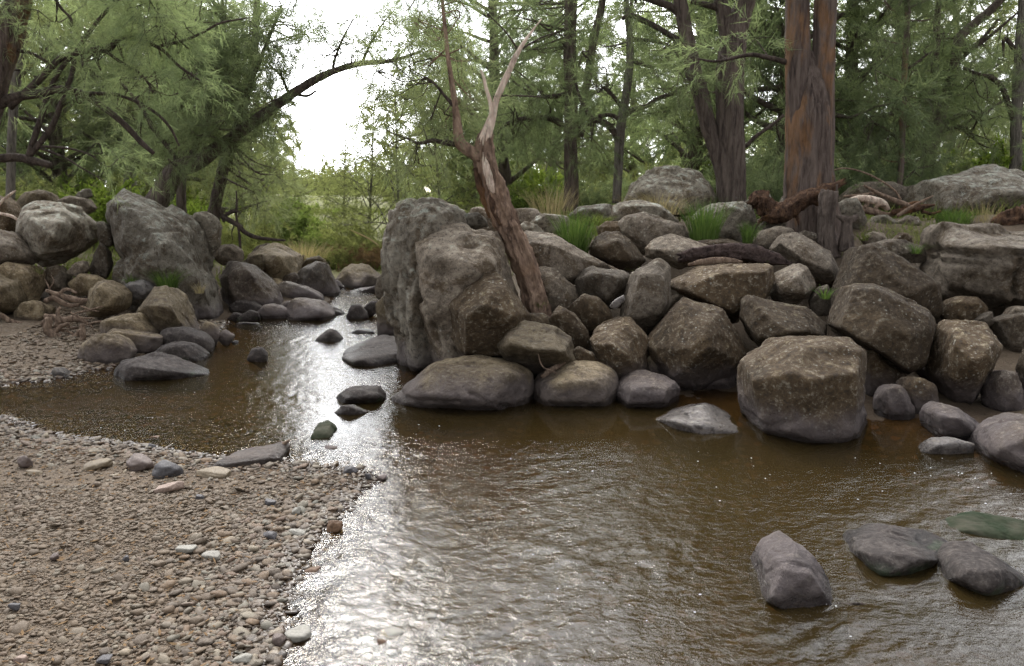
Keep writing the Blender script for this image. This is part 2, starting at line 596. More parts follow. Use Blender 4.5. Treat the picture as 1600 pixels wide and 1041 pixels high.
def stone_mat(name, a, b):
    t = NT(name)
    v = t.objvec()
    n1 = t.noise(v, 14.0, 6.0, 0.65)
    f = t.noise(v, 90.0, 3.0, 0.7)
    col = t.mix(n1, a, b)
    col = t.mix(t.math("MULTIPLY", t.step(f, 0.4, 0.7), 0.3), col, tuple(min(0.6, c * 2.0) for c in b))
    nb = t.bump(t.math("ADD", n1, t.math("MULTIPLY", f, 0.3)), 0.6, 0.008)
    return t.done(t.principled(col, 0.65, nb, 0.35))


M["s_pink"] = stone_mat("pinkish_stone", (0.136, 0.090, 0.067), (0.236, 0.174, 0.140))
M["s_dark"] = stone_mat("dark_slate_stone", (0.028, 0.025, 0.027), (0.068, 0.063, 0.064))
M["s_purple"] = stone_mat("purple_brown_stone", (0.053, 0.037, 0.031), (0.105, 0.078, 0.066))
M["s_tan"] = stone_mat("tan_stone", (0.087, 0.066, 0.040), (0.149, 0.114, 0.073))
M["s_white"] = stone_mat("whitish_stone", (0.124, 0.114, 0.095), (0.211, 0.198, 0.168))
M["s_rust"] = stone_mat("rusty_stone", (0.050, 0.025, 0.011), (0.105, 0.057, 0.027))


def water_mat():
    t = NT("tannin_water")
    geo = t.n("ShaderNodeNewGeometry")
    pos = geo.outputs["Position"]
    calm = t.n("ShaderNodeAttribute", attribute_name="calm").outputs["Fac"]
    dep = t.n("ShaderNodeAttribute", attribute_name="depth").outputs["Fac"]
    b1 = t.noise(t.scaled(pos, (1.0, 1.5, 1.0)), 16.0, 4.0, 0.55, 0.9)
    b2 = t.noise(t.scaled(pos, (1.0, 1.5, 1.0)), 48.0, 3.0, 0.55, 0.6)
    h = t.math("ADD", b1, t.math("MULTIPLY", b2, 0.28))
    rufl = t.math("SUBTRACT", 1.0, t.math("MULTIPLY", calm, 0.90))
    h = t.math("MULTIPLY", h, rufl)
    nb = t.bump(h, 1.0, 0.005)
    fr = t.n("ShaderNodeFresnel")
    fr.inputs["IOR"].default_value = 1.333
    t.l(nb, fr.inputs["Normal"])
    gl = t.n("ShaderNodeBsdfGlossy")
    gl.inputs["Roughness"].default_value = 0.03
    t.l(nb, gl.inputs["Normal"])
    tr = t.n("ShaderNodeBsdfTransparent")
    tr.inputs["Color"].default_value = (0.82, 0.68, 0.44, 1)
    df = t.n("ShaderNodeBsdfDiffuse")
    df.inputs["Color"].default_value = (0.034, 0.023, 0.008, 1)
    murk = t.math("SUBTRACT", 1.0, t.math("POWER", 2.718, t.math("MULTIPLY", dep, -3.2)))
    mu = t.n("ShaderNodeMixShader")
    t.l(murk, mu.inputs[0])
    t.l(tr.outputs[0], mu.inputs[1])
    t.l(df.outputs[0], mu.inputs[2])
    mx = t.n("ShaderNodeMixShader")
    t.l(fr.outputs[0], mx.inputs[0])
    t.l(mu.outputs[0], mx.inputs[1])
    t.l(gl.outputs[0], mx.inputs[2])
    return t.done(mx.outputs[0])


M["water"] = water_mat()


def foam_mat():
    t = NT("foam")
    return t.done(t.principled((0.75, 0.75, 0.74), 0.6))


M["foam"] = foam_mat()
# ------------------------------------------------------------------ world and light
SUN_EL, SUN_AZ = math.radians(37), math.radians(-10)   # high, ahead and to the left behind thin cloud
w = bpy.data.worlds.new("World")
sc.world = w
w.use_nodes = True
nt = w.node_tree
nt.nodes.clear()
wo = nt.nodes.new("ShaderNodeOutputWorld")
bg = nt.nodes.new("ShaderNodeBackground")
bg.inputs["Strength"].default_value = 0.12
sky = nt.nodes.new("ShaderNodeTexSky")
sky.sky_type = 'NISHITA'
sky.sun_disc = False
sky.sun_elevation = SUN_EL
sky.sun_rotation = SUN_AZ
tcw = nt.nodes.new("ShaderNodeTexCoord")
cn = nt.nodes.new("ShaderNodeTexNoise")
cn.inputs["Scale"].default_value = 3.2
cn.inputs["Detail"].default_value = 7.0
cn.inputs["Roughness"].default_value = 0.6
nt.links.new(tcw.outputs["Generated"], cn.inputs["Vector"])
cr = nt.nodes.new("ShaderNodeMapRange")
cr.interpolation_type = 'SMOOTHSTEP'
cr.inputs["From Min"].default_value = 0.36
cr.inputs["From Max"].default_value = 0.50
nt.links.new(cn.outputs["Fac"], cr.inputs["Value"])
cmx = nt.nodes.new("ShaderNodeMix")
cmx.data_type = 'RGBA'
nt.links.new(cr.outputs["Result"], cmx.inputs["Factor"])
nt.links.new(sky.outputs["Color"], cmx.inputs[6])
# thin cloud, brightest round the veiled sun
dt = nt.nodes.new("ShaderNodeVectorMath")
dt.operation = 'DOT_PRODUCT'
nrmz = nt.nodes.new("ShaderNodeVectorMath")
nrmz.operation = 'NORMALIZE'
nt.links.new(tcw.outputs["Generated"], nrmz.inputs[0])
nt.links.new(nrmz.outputs[0], dt.inputs[0])
dt.inputs[1].default_value = (math.sin(SUN_AZ) * math.cos(SUN_EL), math.cos(SUN_AZ) * math.cos(SUN_EL), math.sin(SUN_EL))
mr = nt.nodes.new("ShaderNodeMapRange")
mr.interpolation_type = 'SMOOTHSTEP'
mr.inputs["From Min"].default_value = 0.45
mr.inputs["From Max"].default_value = 1.0
mr.inputs["To Min"].default_value = 6.2
mr.inputs["To Max"].default_value = 46.0
nt.links.new(dt.outputs["Value"], mr.inputs["Value"])
cc = nt.nodes.new("ShaderNodeVectorMath")
cc.operation = 'SCALE'
cc.inputs[0].default_value = (0.99, 1.0, 1.02)
nt.links.new(mr.outputs["Result"], cc.inputs["Scale"])
nt.links.new(cc.outputs[0], cmx.inputs[7])
nt.links.new(cmx.outputs[2], bg.inputs["Color"])
nt.links.new(bg.outputs[0], wo.inputs["Surface"])

sl = bpy.data.lights.new("sun", 'SUN')
sl.energy = 1.2
sl.angle = math.radians(12)
sl.color = (1.0, 0.95, 0.87)
so = bpy.data.objects.new("sun", sl)
COL.objects.link(so)
sd = Vector((math.sin(SUN_AZ) * math.cos(SUN_EL), math.cos(SUN_AZ) * math.cos(SUN_EL), math.sin(SUN_EL)))
so.rotation_euler = sd.to_track_quat('Z', 'Y').to_euler()

sc.view_settings.view_transform = 'Standard'
sc.view_settings.look = 'None'
sc.view_settings.exposure = 0.72
sc.view_settings.gamma = 1.0
sc.cycles.use_denoising = True
try:
    sc.cycles.denoiser = 'OPENIMAGEDENOISE'
    sc.cycles.denoising_input_passes = 'RGB_ALBEDO_NORMAL'
    sc.cycles.denoising_prefilter = 'FAST'
except Exception:
    pass
sc.cycles.max_bounces = 8
sc.cycles.diffuse_bounces = 3
sc.cycles.transmission_bounces = 4
sc.cycles.transparent_max_bounces = 8
sc.cycles.sample_clamp_indirect = 6.0

# ------------------------------------------------------------------ creek outline (water level z = 0)
shore_px = [(430, 1041), (432, 990), (437, 950), (450, 905), (478, 855), (520, 808), (558, 770), (598, 748), (560, 733),
            (440, 720), (330, 714), (200, 694), (90, 682), (12, 655), (-90, 640), (-160, 628), (-90, 607), (0, 602), (80, 594),
            (125, 582), (180, 572), (250, 556), (330, 528), (352, 501), (400, 489), (455, 481), (505, 476), (518, 468), (505, 458), (525, 449),
            (598, 447), (600, 470), (604, 500), (650, 545), (672, 580), (690, 600), (830, 612), (960, 612), (1060, 618),
            (1150, 640), (1340, 655), (1450, 670), (1520, 695), (1650, 720), (1800, 740)]
shore = [G(u, v)[:2] for u, v in shore_px]
shore += [np.array([9.0, 4.6]), np.array([9.0, -1.0]), np.array([-1.0, -1.0]), np.array([-0.95, 1.2])]
shore = np.array(shore)


def shore_dist(x, y):
    """signed distance to the water's edge, negative over the water"""
    p = np.column_stack([x, y])
    n = len(shore)
    d2 = np.full(len(p), 1e9)
    ins = np.zeros(len(p), bool)
    for i in range(n):
        a, b = shore[i], shore[(i + 1) % n]
        ab = b - a
        t = np.clip(((p - a) @ ab) / (ab @ ab), 0, 1)
        q = p - (a + t[:, None] * ab)
        d2 = np.minimum(d2, (q * q).sum(1))
        c = (a[1] > p[:, 1]) != (b[1] > p[:, 1])
        if abs(b[1] - a[1]) > 1e-9:
            xi = a[0] + (p[:, 1] - a[1]) / (b[1] - a[1]) * ab[0]
            ins ^= c & (p[:, 0] < xi)
    d = np.sqrt(d2)
    return np.where(ins, -d, d)


# bank character at some places: x, y, height it levels out at, slope away from the water
zones = np.array([
    (-1.5, 3.5, 0.13, 0.07), (-3.0, 3.0, 0.20, 0.06), (-3.5, 4.8, 0.15, 0.06), (-5.5, 4.5, 0.3, 0.06), (-1.2, 4.5, 0.10, 0.06), (-1.5, 2.2, 0.16, 0.07),
    (-5.2, 8.4, 0.22, 0.10), (-6.2, 9.0, 0.35, 0.12), (-6.0, 7.6, 0.2, 0.08), (-4.0, 9.2, 0.3, 0.15), (-5.0, 10.8, 0.95, 0.35), (-8.0, 11.5, 1.2, 0.35),
    (-5.5, 13.0, 1.1, 0.35), (-3.8, 12.2, 0.5, 0.3), (-3.4, 10.6, 0.12, 0.06), (-2.9, 12.0, 0.10, 0.05), (-3.8, 11.3, 0.2, 0.09), (-3.4, 13.2, 0.2, 0.08), (-3.6, 15.0, 0.40, 0.2), (-2.8, 17.0, 0.35, 0.15), (-4.5, 20.0, 0.6, 0.1), (-2.0, 20.0, 0.8, 0.1),
    (-0.6, 8.5, 1.1, 0.40), (0.5, 8.2, 1.15, 0.38), (2.0, 8.2, 1.2, 0.36), (4.0, 8.2, 1.2, 0.36), (6.5, 8.0, 1.25, 0.36), (9.0, 8.0, 1.3, 0.36),
    (1.0, 11.0, 1.33, 0.36), (4.0, 11.0, 1.33, 0.36), (8.0, 11.0, 1.38, 0.36), (-0.5, 12.0, 1.3, 0.36), (3.0, 16.0, 1.38, 0.36), (10.0, 16.0, 1.4, 0.36),
    (0.0, 20.0, 1.3, 0.3), (-10.0, 16.0, 1.35, 0.35), (-12.0, 24.0, 1.45, 0.3), (0.0, 30.0, 1.3, 0.3), (12.0, 30.0, 1.6, 0.3), (-4.0, 35.0, 1.0, 0.3),
    (-12.0, 40.0, 1.7, 0.3), (0.0, 70.0, 1.6, 0.3), (30.0, 60.0, 2.0, 0.3), (-30.0, 60.0, 2.0, 0.3)])


def ground_z(x, y):
    x = np.atleast_1d(np.asarray(x, float))
    y = np.atleast_1d(np.asarray(y, float))
    s = shore_dist(x, y)
    d2 = (x[:, None] - zones[None, :, 0]) ** 2 + (y[:, None] - zones[None, :, 1]) ** 2 + 0.15
    wt = d2 ** -1.6
    wt /= wt.sum(1)[:, None]
    C = wt @ zones[:, 2]
    S = wt @ zones[:, 3]
    p = np.column_stack([x, y, np.zeros_like(x)])
    so_ = np.maximum(s, 0)
    up = C * (1 - np.exp(-S * so_ / C))
    k = np.clip((so_ - 0.35 - 0.12 * np.clip(x - 2, 0, 3)) / (2.7 + 0.35 * np.clip(x, 0, 6)), 0, 1)
    pile = C * k ** 1.6
    rb = 1 / (1 + np.exp(-(x + 0.7) * 5.0))
    up = up * (1 - rb) + np.where(so_ < 8, pile, np.maximum(pile, C * 0.9)) * rb
    up += np.minimum(so_, 1) * (0.05 * fbm(p * 0.8, 3) * np.minimum(C, 1) + 0.012 * fbm(p * 3.1, 3))
    far = np.maximum(np.hypot(x, y) - 45, 0)
    up += far * 0.010
    si = np.maximum(-s, 0)
    right = 1 / (1 + np.exp(-(x - 0.4) * 2.0))
    maxd = 0.13 + 0.45 * right * (1 / (1 + np.exp(-(y - 3.7) * 2.2))) + 0.06 * right
    dn = -maxd * (1 - np.exp(-si * 0.30 / maxd)) - 0.02 * (fbm(p * 2.6, 4)) * np.minimum(si * 3, 1)
    return np.where(s > 0, up, np.minimum(dn, -0.0015))


def gz(x, y):
    return float(ground_z(x, y)[0])


def warp(n, near, ext):
    s = np.linspace(-1, 1, n)
    k = 6.2
    return near * np.sinh(k * s) / math.sinh(k) * ext / near


gx = np.sort(np.concatenate([np.linspace(-9, 9, 241), -9 - np.geomspace(0.15, 260, 60), 9 + np.geomspace(0.15, 260, 60)]))
gy = np.sort(np.concatenate([np.linspace(0.5, 15, 221), 15 + np.geomspace(0.1, 420, 80), 0.5 - np.geomspace(0.1, 25, 25)]))
X, Yg = np.meshgrid(gx, gy)
Z = ground_z(X.ravel(), Yg.ravel())
nx, ny = len(gx), len(gy)
idx = np.arange(nx * ny).reshape(ny, nx)
F = np.stack([idx[:-1, :-1], idx[:-1, 1:], idx[1:, 1:], idx[1:, :-1]], -1).reshape(-1, 4)
tag(link("ground", tri_mesh("ground", np.column_stack([X.ravel(), Yg.ravel(), Z]), F, M["ground"])), kind="structure")

# ------------------------------------------------------------------ water surface
wx = np.concatenate([np.arange(-9, -2.6, 0.06), np.arange(-2.6, 4.6, 0.016), np.arange(4.6, 9.01, 0.07)])
wy = [1.4]
while wy[-1] < 17.5:
    wy.append(wy[-1] + 0.0055 * max(wy[-1], 2.6))
wy = np.array(wy)
X, Yg = np.meshgrid(wx, wy)
x, y = X.ravel(), Yg.ravel()
s = shore_dist(x, y)
zb = ground_z(x, y)


def blob(px, py, ax, ay, rot=0.0):
    c, s_ = math.cos(rot), math.sin(rot)
    dx, dy = x - px, y - py
    return np.exp(-(((dx * c + dy * s_) / ax) ** 2 + ((-dx * s_ + dy * c) / ay) ** 2))


# the still pool under the boulder bank
calm = np.clip(1.35 * blob(2.3, 5.55, 2.6, 0.72, -0.14) + 0.9 * blob(0.3, 5.6, 0.9, 0.36) + 0.7 * blob(4.6, 4.6, 1.2, 0.7)
               + 0.35 * blob(-4.2, 6.5, 1.1, 0.5) + 0.55 * blob(-3.7, 7.9, 0.9, 0.35) + 0.5 * blob(-0.9, 8.0, 0.5, 0.7) + 0.5 * blob(-1.2, 5.6, 0.35, 0.5), 0, 1)
calm = calm ** 0.8
# flow-stretched chop: travels along the current that swings from the far gap towards the lower right
ang = 0.5 * np.tanh((x + 1.0) / 1.5)
ca, sa = np.cos(ang), np.sin(ang)
xa, ya = x * ca + y * sa, -x * sa + y * ca
p = np.column_stack([xa * 3.2, ya * 6.5, np.zeros_like(x)])
wv = 0.60 * fbm(p + 0.35 * np.column_stack([perlin(p * 0.5), perlin(p * 0.5 + 9), np.zeros_like(x)]), 3, 0.55)
p2 = np.column_stack([xa * 8.0, ya * 17.0, np.ones_like(x) * 3])
wv += 0.22 * (1 - 2 * np.abs(perlin(p2))) + 0.10 * perlin(p2 * 1.9)
swell = perlin(np.column_stack([x * 1.2, y * 1.5, np.zeros_like(x)]))
amp = 0.0056 * (1 - 0.93 * calm) * np.clip(0.75 + 1.1 * swell, 0.3, 1.7)
amp *= 1 + 0.7 * (1 / (1 + np.exp((y - 4.3) * 3))) * (1 / (1 + np.exp(-(x - 0.1) * 2.5)))
# the little riffle between the gravel tip and the boulders
rif = blob(-1.25, 6.3, 0.9, 0.5, 0.5) + 0.8 * blob(-2.6, 6.2, 0.9, 0.4) + 0.5 * blob(-2.2, 8.4, 0.8, 0.9)
amp *= 1 + 0.5 * rif
z = wv * amp
me = tri_mesh("creek_water", np.column_stack([x, y, z]),
              (lambda i: np.stack([i[:-1, :-1], i[:-1, 1:], i[1:, 1:], i[1:, :-1]], -1).reshape(-1, 4))(np.arange(len(x)).reshape(len(wy), len(wx))), M["water"])
at = me.attributes.new("calm", 'FLOAT', 'POINT')
at.data.foreach_set("value", calm.astype(np.float32))
at = me.attributes.new("depth", 'FLOAT', 'POINT')
at.data.foreach_set("value", np.maximum(-zb, 0).astype(np.float32))
tag(link("water", me), kind="structure")
# ------------------------------------------------------------------ boulders
ROCKS = []


def unit_(a):
    return a / np.linalg.norm(a)


def hull_planes(pts):
    bm = bmesh.new()
    for q in pts:
        bm.verts.new(q)
    bmesh.ops.convex_hull(bm, input=bm.verts)
    bm.normal_update()
    pl = []
    for f in bm.faces:
        n = np.array(f.normal)
        if np.linalg.norm(n) < 0.5:
            continue
        pl.append((n, float(n @ np.array(f.verts[0].co)), f.calc_area()))
    bm.free()
    pl.sort(key=lambda t: -t[2])
    return pl


def straighten(poly, tol):
    pts = [np.array(q, float) for q in poly]
    while len(pts) > 5:
        best, bi = 1e9, -1
        for i in range(len(pts)):
            a, b, q = pts[i - 1], pts[(i + 1) % len(pts)], pts[i]
            ab = b - a
            dist = abs(ab[0] * (q[1] - a[1]) - ab[1] * (q[0] - a[0])) / (np.hypot(*ab) + 1e-9)
            if dist < best:
                best, bi = dist, i
        if best > tol:
            break
        pts.pop(bi)
    return [tuple(q) for q in pts]


def rock(label, Y, outline, ridge=(), mat="brown", p=16, t=0.8, name="boulder", cat="boulder", amp=1.0, flute=0.0, cracks=(), group=None, sub=None, chip=1.0, lie=None):
    seed = len(ROCKS) + 1
    if p >= 15 and lie is None:                        # broken rock: straighter sides between fewer corners
        outline = straighten(outline, 0.045 * max(np.ptp([q[0] for q in outline]), np.ptp([q[1] for q in outline])))
    out3 = np.array([P(u, v, Y) for u, v in outline])
    c = out3.mean(0)
    W = np.ptp(out3[:, 0])
    H = np.ptp(out3[:, 2])
    D = t * (0.65 * min(W, H * 1.3) + 0.35 * W) * 0.8
    if lie is not None:                                # a slab lying flat: its top is a level sheet at that height
        out3 = np.array([G(u, v, lie) for u, v in outline])
        Y = float(out3[:, 1].mean())
        c = out3.mean(0)
        W, H, D = np.ptp(out3[:, 0]), 0.12, 0.1
    pts = list(out3)
    if lie is not None:
        pts = [q + np.array([0, 0, -.02]) for q in out3] + [c + (q - c) * .6 + np.array([0, 0, .012]) for q in out3] + [c + (q - c) * .9 - np.array([0, 0, .20]) for q in out3]
        out3 = out3[:0]
    for k, q in enumerate(out3):                       # the far side
        b = c + (q - c) * 0.80
        b[1] = Y + D * 0.75
        pts.append(b)
        b = c + (q - c) * 0.45
        b[1] = Y + D * 1.05
        pts.append(b)
    if lie is not None:
        pass
    elif ridge:
        for r in ridge:
            pts.append(P(r[0], r[1], Y + r[2] * 1.3))
    else:
        rs = np.random.RandomState(seed)
        m = len(out3)
        nf = 4 if p > 12 else 7
        a0 = rs.rand()
        for k in range(nf):                            # a few front corners, so that broad faces meet in edges
            f = ((k + a0 + rs.uniform(-.2, .2)) / nf * m) % m
            i0 = int(f)
            q = out3[i0] * (1 - f + i0) + out3[(i0 + 1) % m] * (f - i0)
            b = c + (q - c) * rs.uniform(.55, .85)
            b[1] = Y - D * rs.uniform(.20, .38)
            # slide along the line of sight so that the face stays inside its own outline
            f = b[1] / Y
            b[0] *= f
            b[2] = CAM_H + (b[2] - CAM_H) * f + 0.06 * H
            pts.append(b)
    zlow = out3[:, 2].min() if len(out3) else 1.0
    low = [q for q in out3 if q[2] < zlow + 0.16 * H]
    for q in low if zlow < 0.10 else ():     # stones in the creek carry on below the surface
        for dy in (-0.12 * D, 0.5 * D):
            b = q + (c - q) * 0.02
            b[1] += dy
            b[2] = min(b[2], 0.0) - min(0.16, 0.3 * H)
            pts.append(b)
    pts = np.array(pts)
    c = (pts.max(0) + pts.min(0)) / 2
    c = 0.5 * c + 0.5 * pts.mean(0)
    size = float(np.mean(np.ptp(pts, axis=0)))
    pl = hull_planes(pts - c)
    rs = np.random.RandomState(seed * 13 + 1)
    lean_p = pts - c
    for k in range(int((5 if ridge else 9) * chip)):     # corners knocked off
        n = unit_(rs.normal(size=3))
        if n[1] > 0.45:
            n[1] = -n[1]
        pl.append((n, float((lean_p @ n).max()) * (rs.uniform(.90, .985) if ridge or p <= 11 else rs.uniform(.82, .97)), 0.0))
    keep = []
    for n, d, a in pl:
        if d <= 1e-5:
            continue
        for kn in keep:
            if kn[0] @ n > 0.966:
                kn[1] = max(kn[1], d) if kn[2] < a * 3 else kn[1]
                break
        else:
            keep.append([n, d, a])
    px = W * FPX / Y
    sub = sub or (6 if px > 95 else 5 if px > 34 else 4)
    U, Fc = ico(sub)
    # warp the directions so the facets come out slightly uneven
    N = np.array([k[0] for k in keep])
    dd = np.array([k[1] for k in keep])
    pe = 30.0 if p <= 11 else 60.0 if p < 15 else 140.0
    q = np.maximum(U @ (N / dd[:, None]).T, 0)
    qm = q.max(1)
    r = 1.0 / (qm * ((q / qm[:, None]) ** pe).sum(1) ** (1.0 / pe))
    V = U * r[:, None]
    # match the extents of the measured body
    for k in (0, 2):
        e0, e1 = (pts - c)[:, k].min(), (pts - c)[:, k].max()
        v0, v1 = V[:, k].min(), V[:, k].max()
        V[:, k] = e0 + (V[:, k] - v0) / (v1 - v0) * (e1 - e0)
    # perspective: keep the crest and the flanks where they were sighted
    for it in range(0 if lie is not None else 2):
        wv = V + c
        dep = wv[:, 1] * CT - (wv[:, 2] - CAM_H) * ST
        uu = 800 + FPX * wv[:, 0] / dep
        vv = 520.5 - FPX * (wv[:, 1] * ST + (wv[:, 2] - CAM_H) * CT) / dep
        ou, ov = [q[0] for q in outline], [q[1] for q in outline]
        zt, zb_ = V[:, 2].max(), V[:, 2].min()
        znew = zt - (min(ov) - vv.min()) * Y / FPX
        V[:, 2] = zb_ + (V[:, 2] - zb_) * (znew - zb_) / (zt - zb_)
        x0, x1 = V[:, 0].min(), V[:, 0].max()
        n0, n1 = x0 + (min(ou) - uu.min()) * Y / FPX, x1 + (max(ou) - uu.max()) * Y / FPX
        V[:, 0] = n0 + (V[:, 0] - x0) * (n1 - n0) / (x1 - x0)
    # worn and broken surface
    nrm = U * 0.6 + V / (np.linalg.norm(V, axis=1)[:, None] + 1e-9) * 0.4
    o = np.array([seed * 3.1, seed * 1.7, seed * 0.9])
    s1 = V / size
    d = 0.014 * fbm(s1 * 2.2 + o, 3)
    rid = 1 - np.abs(fbm(s1 * 3.3 + o + 5, 3)) * 2
    d -= 0.010 * np.clip(rid - 0.55, 0, 1) * 2
    # steps where sheets have come off
    st = fbm(s1 * 1.7 + o + 11, 2)
    d += 0.011 * np.tanh(st * 18)
    d = d * size * amp
    d += min(0.0055, 0.008 * size) * fbm(V * 15 + o, 4, 0.6) * (0.5 + 0.5 * amp)
    if flute:
        d += flute * fbm(np.column_stack([V[:, 0] * 9, V[:, 1] * 9, V[:, 2] * 1.3]) + o, 4, 0.6) * np.clip(-nrm[:, 1] * 0.6 - nrm[:, 0] + 0.3, 0, 1)
    V = V + nrm * d[:, None]
    for (a, b, wid, dep) in cracks:                    # a crack: plane through two sighted points and the eye line
        A, B = P(a[0], a[1], Y) - c, P(b[0], b[1], Y) - c
        n = np.cross(B - A, np.array([0, 1.0, 0.0]))
        n /= np.linalg.norm(n)
        wob = 0.02 * size * fbm(V / size * 4 + o, 3)
        dist = np.abs((V - A) @ n + wob)
        ln = np.linalg.norm(B - A)
        tt = ((V - A) @ (B - A)) / ln ** 2
        m = np.exp(-(dist / wid) ** 2) * np.clip((tt + 0.08) * 12, 0, 1) * np.clip((1.08 - tt) * 12, 0, 1) * np.clip(-nrm[:, 1] * 3 + 1, 0, 1)
        V = V - nrm * (m * dep)[:, None]
    o_ = link(name, tri_mesh(name, V, Fc, M[mat]), c)
    tag(o_, label, cat, group)
    ROCKS.append(o_)
    return o_


# ---- the boulder bank on the right --------------------------------------------------------------
rock("tall grey boulder with a dark fluted wall at the creek narrows", 7.75,
     [(594, 355), (600, 330), (615, 316), (645, 306), (675, 308), (705, 322), (735, 333), (748, 360), (742, 560), (700, 585), (655, 585), (632, 562), (618, 520), (607, 465), (597, 400)],
     [(622, 360, -.30), (660, 345, -.35), (640, 450, -.42), (652, 570, -.42), (700, 340, -.25)], "lichen", p=14, amp=2.4, flute=.045)
rock("mossy ledge stone perched on top of the tall fluted boulder", 7.65, [(700, 352), (706, 345), (725, 335), (745, 331), (757, 343), (762, 356), (735, 362), (710, 362)], (), "lichen")
rock("rounded grey rock behind the leaning dead trunk, atop the narrows", 8.2, [(728, 340), (735, 328), (748, 323), (762, 330), (778, 350), (786, 372), (760, 380), (735, 375)], (), "grey")
rock("big rounded boulder with a purple tilted top, left of the leaning trunk", 7.45,
     [(640, 395), (650, 375), (668, 362), (700, 352), (745, 350), (780, 358), (797, 385), (808, 430), (815, 480), (800, 560), (700, 585), (675, 545), (652, 490), (642, 440)],
     [(652, 402, -.28), (690, 405, -.42), (735, 424, -.48), (775, 416, -.38), (790, 395, -.15), (672, 480, -.45), (700, 560, -.42), (760, 480, -.42)], "grey", p=18, amp=2.0,
     cracks=[((652, 440), (690, 500), .03, .04)])
rock("angular five-sided boulder with a pale ridge, below the purple-topped boulder", 6.95,
     [(700, 482), (722, 450), (745, 428), (755, 421), (775, 423), (787, 436), (806, 460), (826, 486), (834, 502), (818, 545), (795, 562), (720, 562), (704, 530)],
     [(702, 480, -.12), (725, 498, -.38), (766, 473, -.42), (782, 440, -.12), (802, 500, -.34), (724, 555, -.24), (795, 555, -.2)], "brown", p=26)
rock("long low boulder with a cracked flank lying at the water's edge", 6.3,
     [(610, 628), (625, 612), (648, 595), (666, 571), (690, 560), (720, 556), (765, 557), (810, 564), (829, 576), (833, 596), (826, 634), (760, 640), (680, 640), (618, 636)],
     [(690, 575, -.22), (800, 580, -.27), (650, 612, -.26), (690, 615, -.36), (770, 625, -.36), (820, 600, -.2)], "tan", p=13,
     cracks=[((615, 612), (720, 606), .018, .03), ((740, 595), (800, 622), .012, .03)])
rock("overhanging boulder with a shadowed underside above two water-edge stones", 6.6,
     [(777, 540), (784, 526), (800, 511), (820, 502), (842, 503), (875, 513), (896, 527), (905, 547), (907, 575), (885, 588), (830, 588), (792, 566)],
     [(788, 538, -.25), (795, 536, -.34), (838, 547, -.40), (880, 551, -.35), (845, 513, -.08), (890, 540, -.15)], "tan", p=20)
rock("egg-shaped boulder with a purple base, second along the water's edge", 6.35,
     [(829, 600), (850, 588), (880, 572), (905, 563), (935, 563), (955, 571), (964, 588), (966, 606), (960, 628), (930, 638), (860, 638), (836, 629)],
     [(875, 592, -.26), (940, 592, -.26), (860, 622, -.27), (945, 620, -.25)], "tan", p=10)
rock("humped stone with a rounded cap, third along the water's edge", 6.3,
     [(961, 606), (968, 595), (985, 582), (1002, 578), (1022, 581), (1040, 590), (1056, 592), (1063, 606), (1058, 634), (1020, 642), (972, 640), (962, 624)],
     [(985, 598, -.24), (1040, 600, -.26), (980, 625, -.24), (1040, 628, -.24)], "scour", p=13)
rock("flat pale slab barely out of the water left of the great block", 5.62,
     [(1018, 641), (1050, 628), (1085, 623), (1120, 628), (1146, 640), (1154, 656), (1148, 668), (1110, 670), (1060, 660)], (), "pale", p=10, t=.7,
     cracks=[((1040, 632), (1078, 650), .008, .02)], lie=0.05)
rock("great square block standing in the pool, with a white scar on top", 5.6,
     [(1149, 578), (1152, 558), (1203, 530), (1231, 525), (1324, 525), (1350, 533), (1358, 546), (1355, 590), (1346, 655), (1326, 678), (1240, 678), (1166, 660), (1153, 630)],
     [(1180, 587, -0.28), (1239, 599, -0.42), (1332, 570, -0.36), (1342, 545, -0.14), (1328, 675, -0.36), (1240, 680, -0.42), (1168, 660, -0.26)], "brown", p=30,
     cracks=[((1165, 650), (1260, 600), .02, .02)])
rock("fin-shaped boulder with an upright front edge, left of the great block", 6.8,
     [(1012, 532), (1022, 512), (1068, 467), (1088, 465), (1128, 483), (1166, 528), (1172, 546), (1152, 578), (1100, 600), (1044, 590), (1016, 552)],
     [(1092, 490, -0.16), (1104, 515, -0.3), (1098, 547, -0.42), (1044, 580, -0.24), (1020, 545, -0.14), (1148, 566, -0.22)], "brown", p=30)
rock("blocky boulder with a dark chipped corner, left of the fin-shaped boulder", 6.8,
     [(920, 527), (933, 510), (974, 495), (986, 497), (1000, 512), (1015, 532), (1016, 580), (988, 600), (952, 585), (925, 545)],
     [(929, 538, -0.18), (957, 537, -0.34), (976, 553, -0.38), (1003, 580, -0.24), (996, 520, -0.12)], "brown", p=30)
rock("upright lichen-flecked rock at the middle of the boulder pile", 7.35,
     [(975, 490), (985, 440), (993, 420), (1010, 407), (1030, 404), (1046, 414), (1050, 428), (1045, 452), (1050, 478), (1042, 505), (1018, 530), (980, 530), (968, 510)],
     [(1000, 430, -.22), (1030, 430, -.24), (1035, 490, -.3), (985, 500, -.28)], "grey", p=18)
rock("broad brown slab boulder under the dark weathered log", 7.5,
     [(1040, 441), (1052, 431), (1098, 414), (1152, 408), (1204, 412), (1212, 440), (1198, 470), (1140, 498), (1112, 476), (1072, 466), (1044, 450)],
     [(1050, 446, -0.2), (1108, 427, -0.24), (1192, 426, -0.24), (1137, 487, -0.3), (1195, 458, -0.22)], "brown", p=30)
rock("split rock with a pointed tip and a pale seam, above the great block", 6.85,
     [(1153, 496), (1156, 470), (1166, 462), (1196, 465), (1237, 481), (1263, 481), (1292, 505), (1294, 540), (1230, 555), (1184, 545), (1166, 524)],
     [(1168, 470, -0.08), (1219, 520, -0.36), (1236, 484, -0.1), (1178, 527, -0.28), (1285, 525, -0.22)], "brown", p=30)
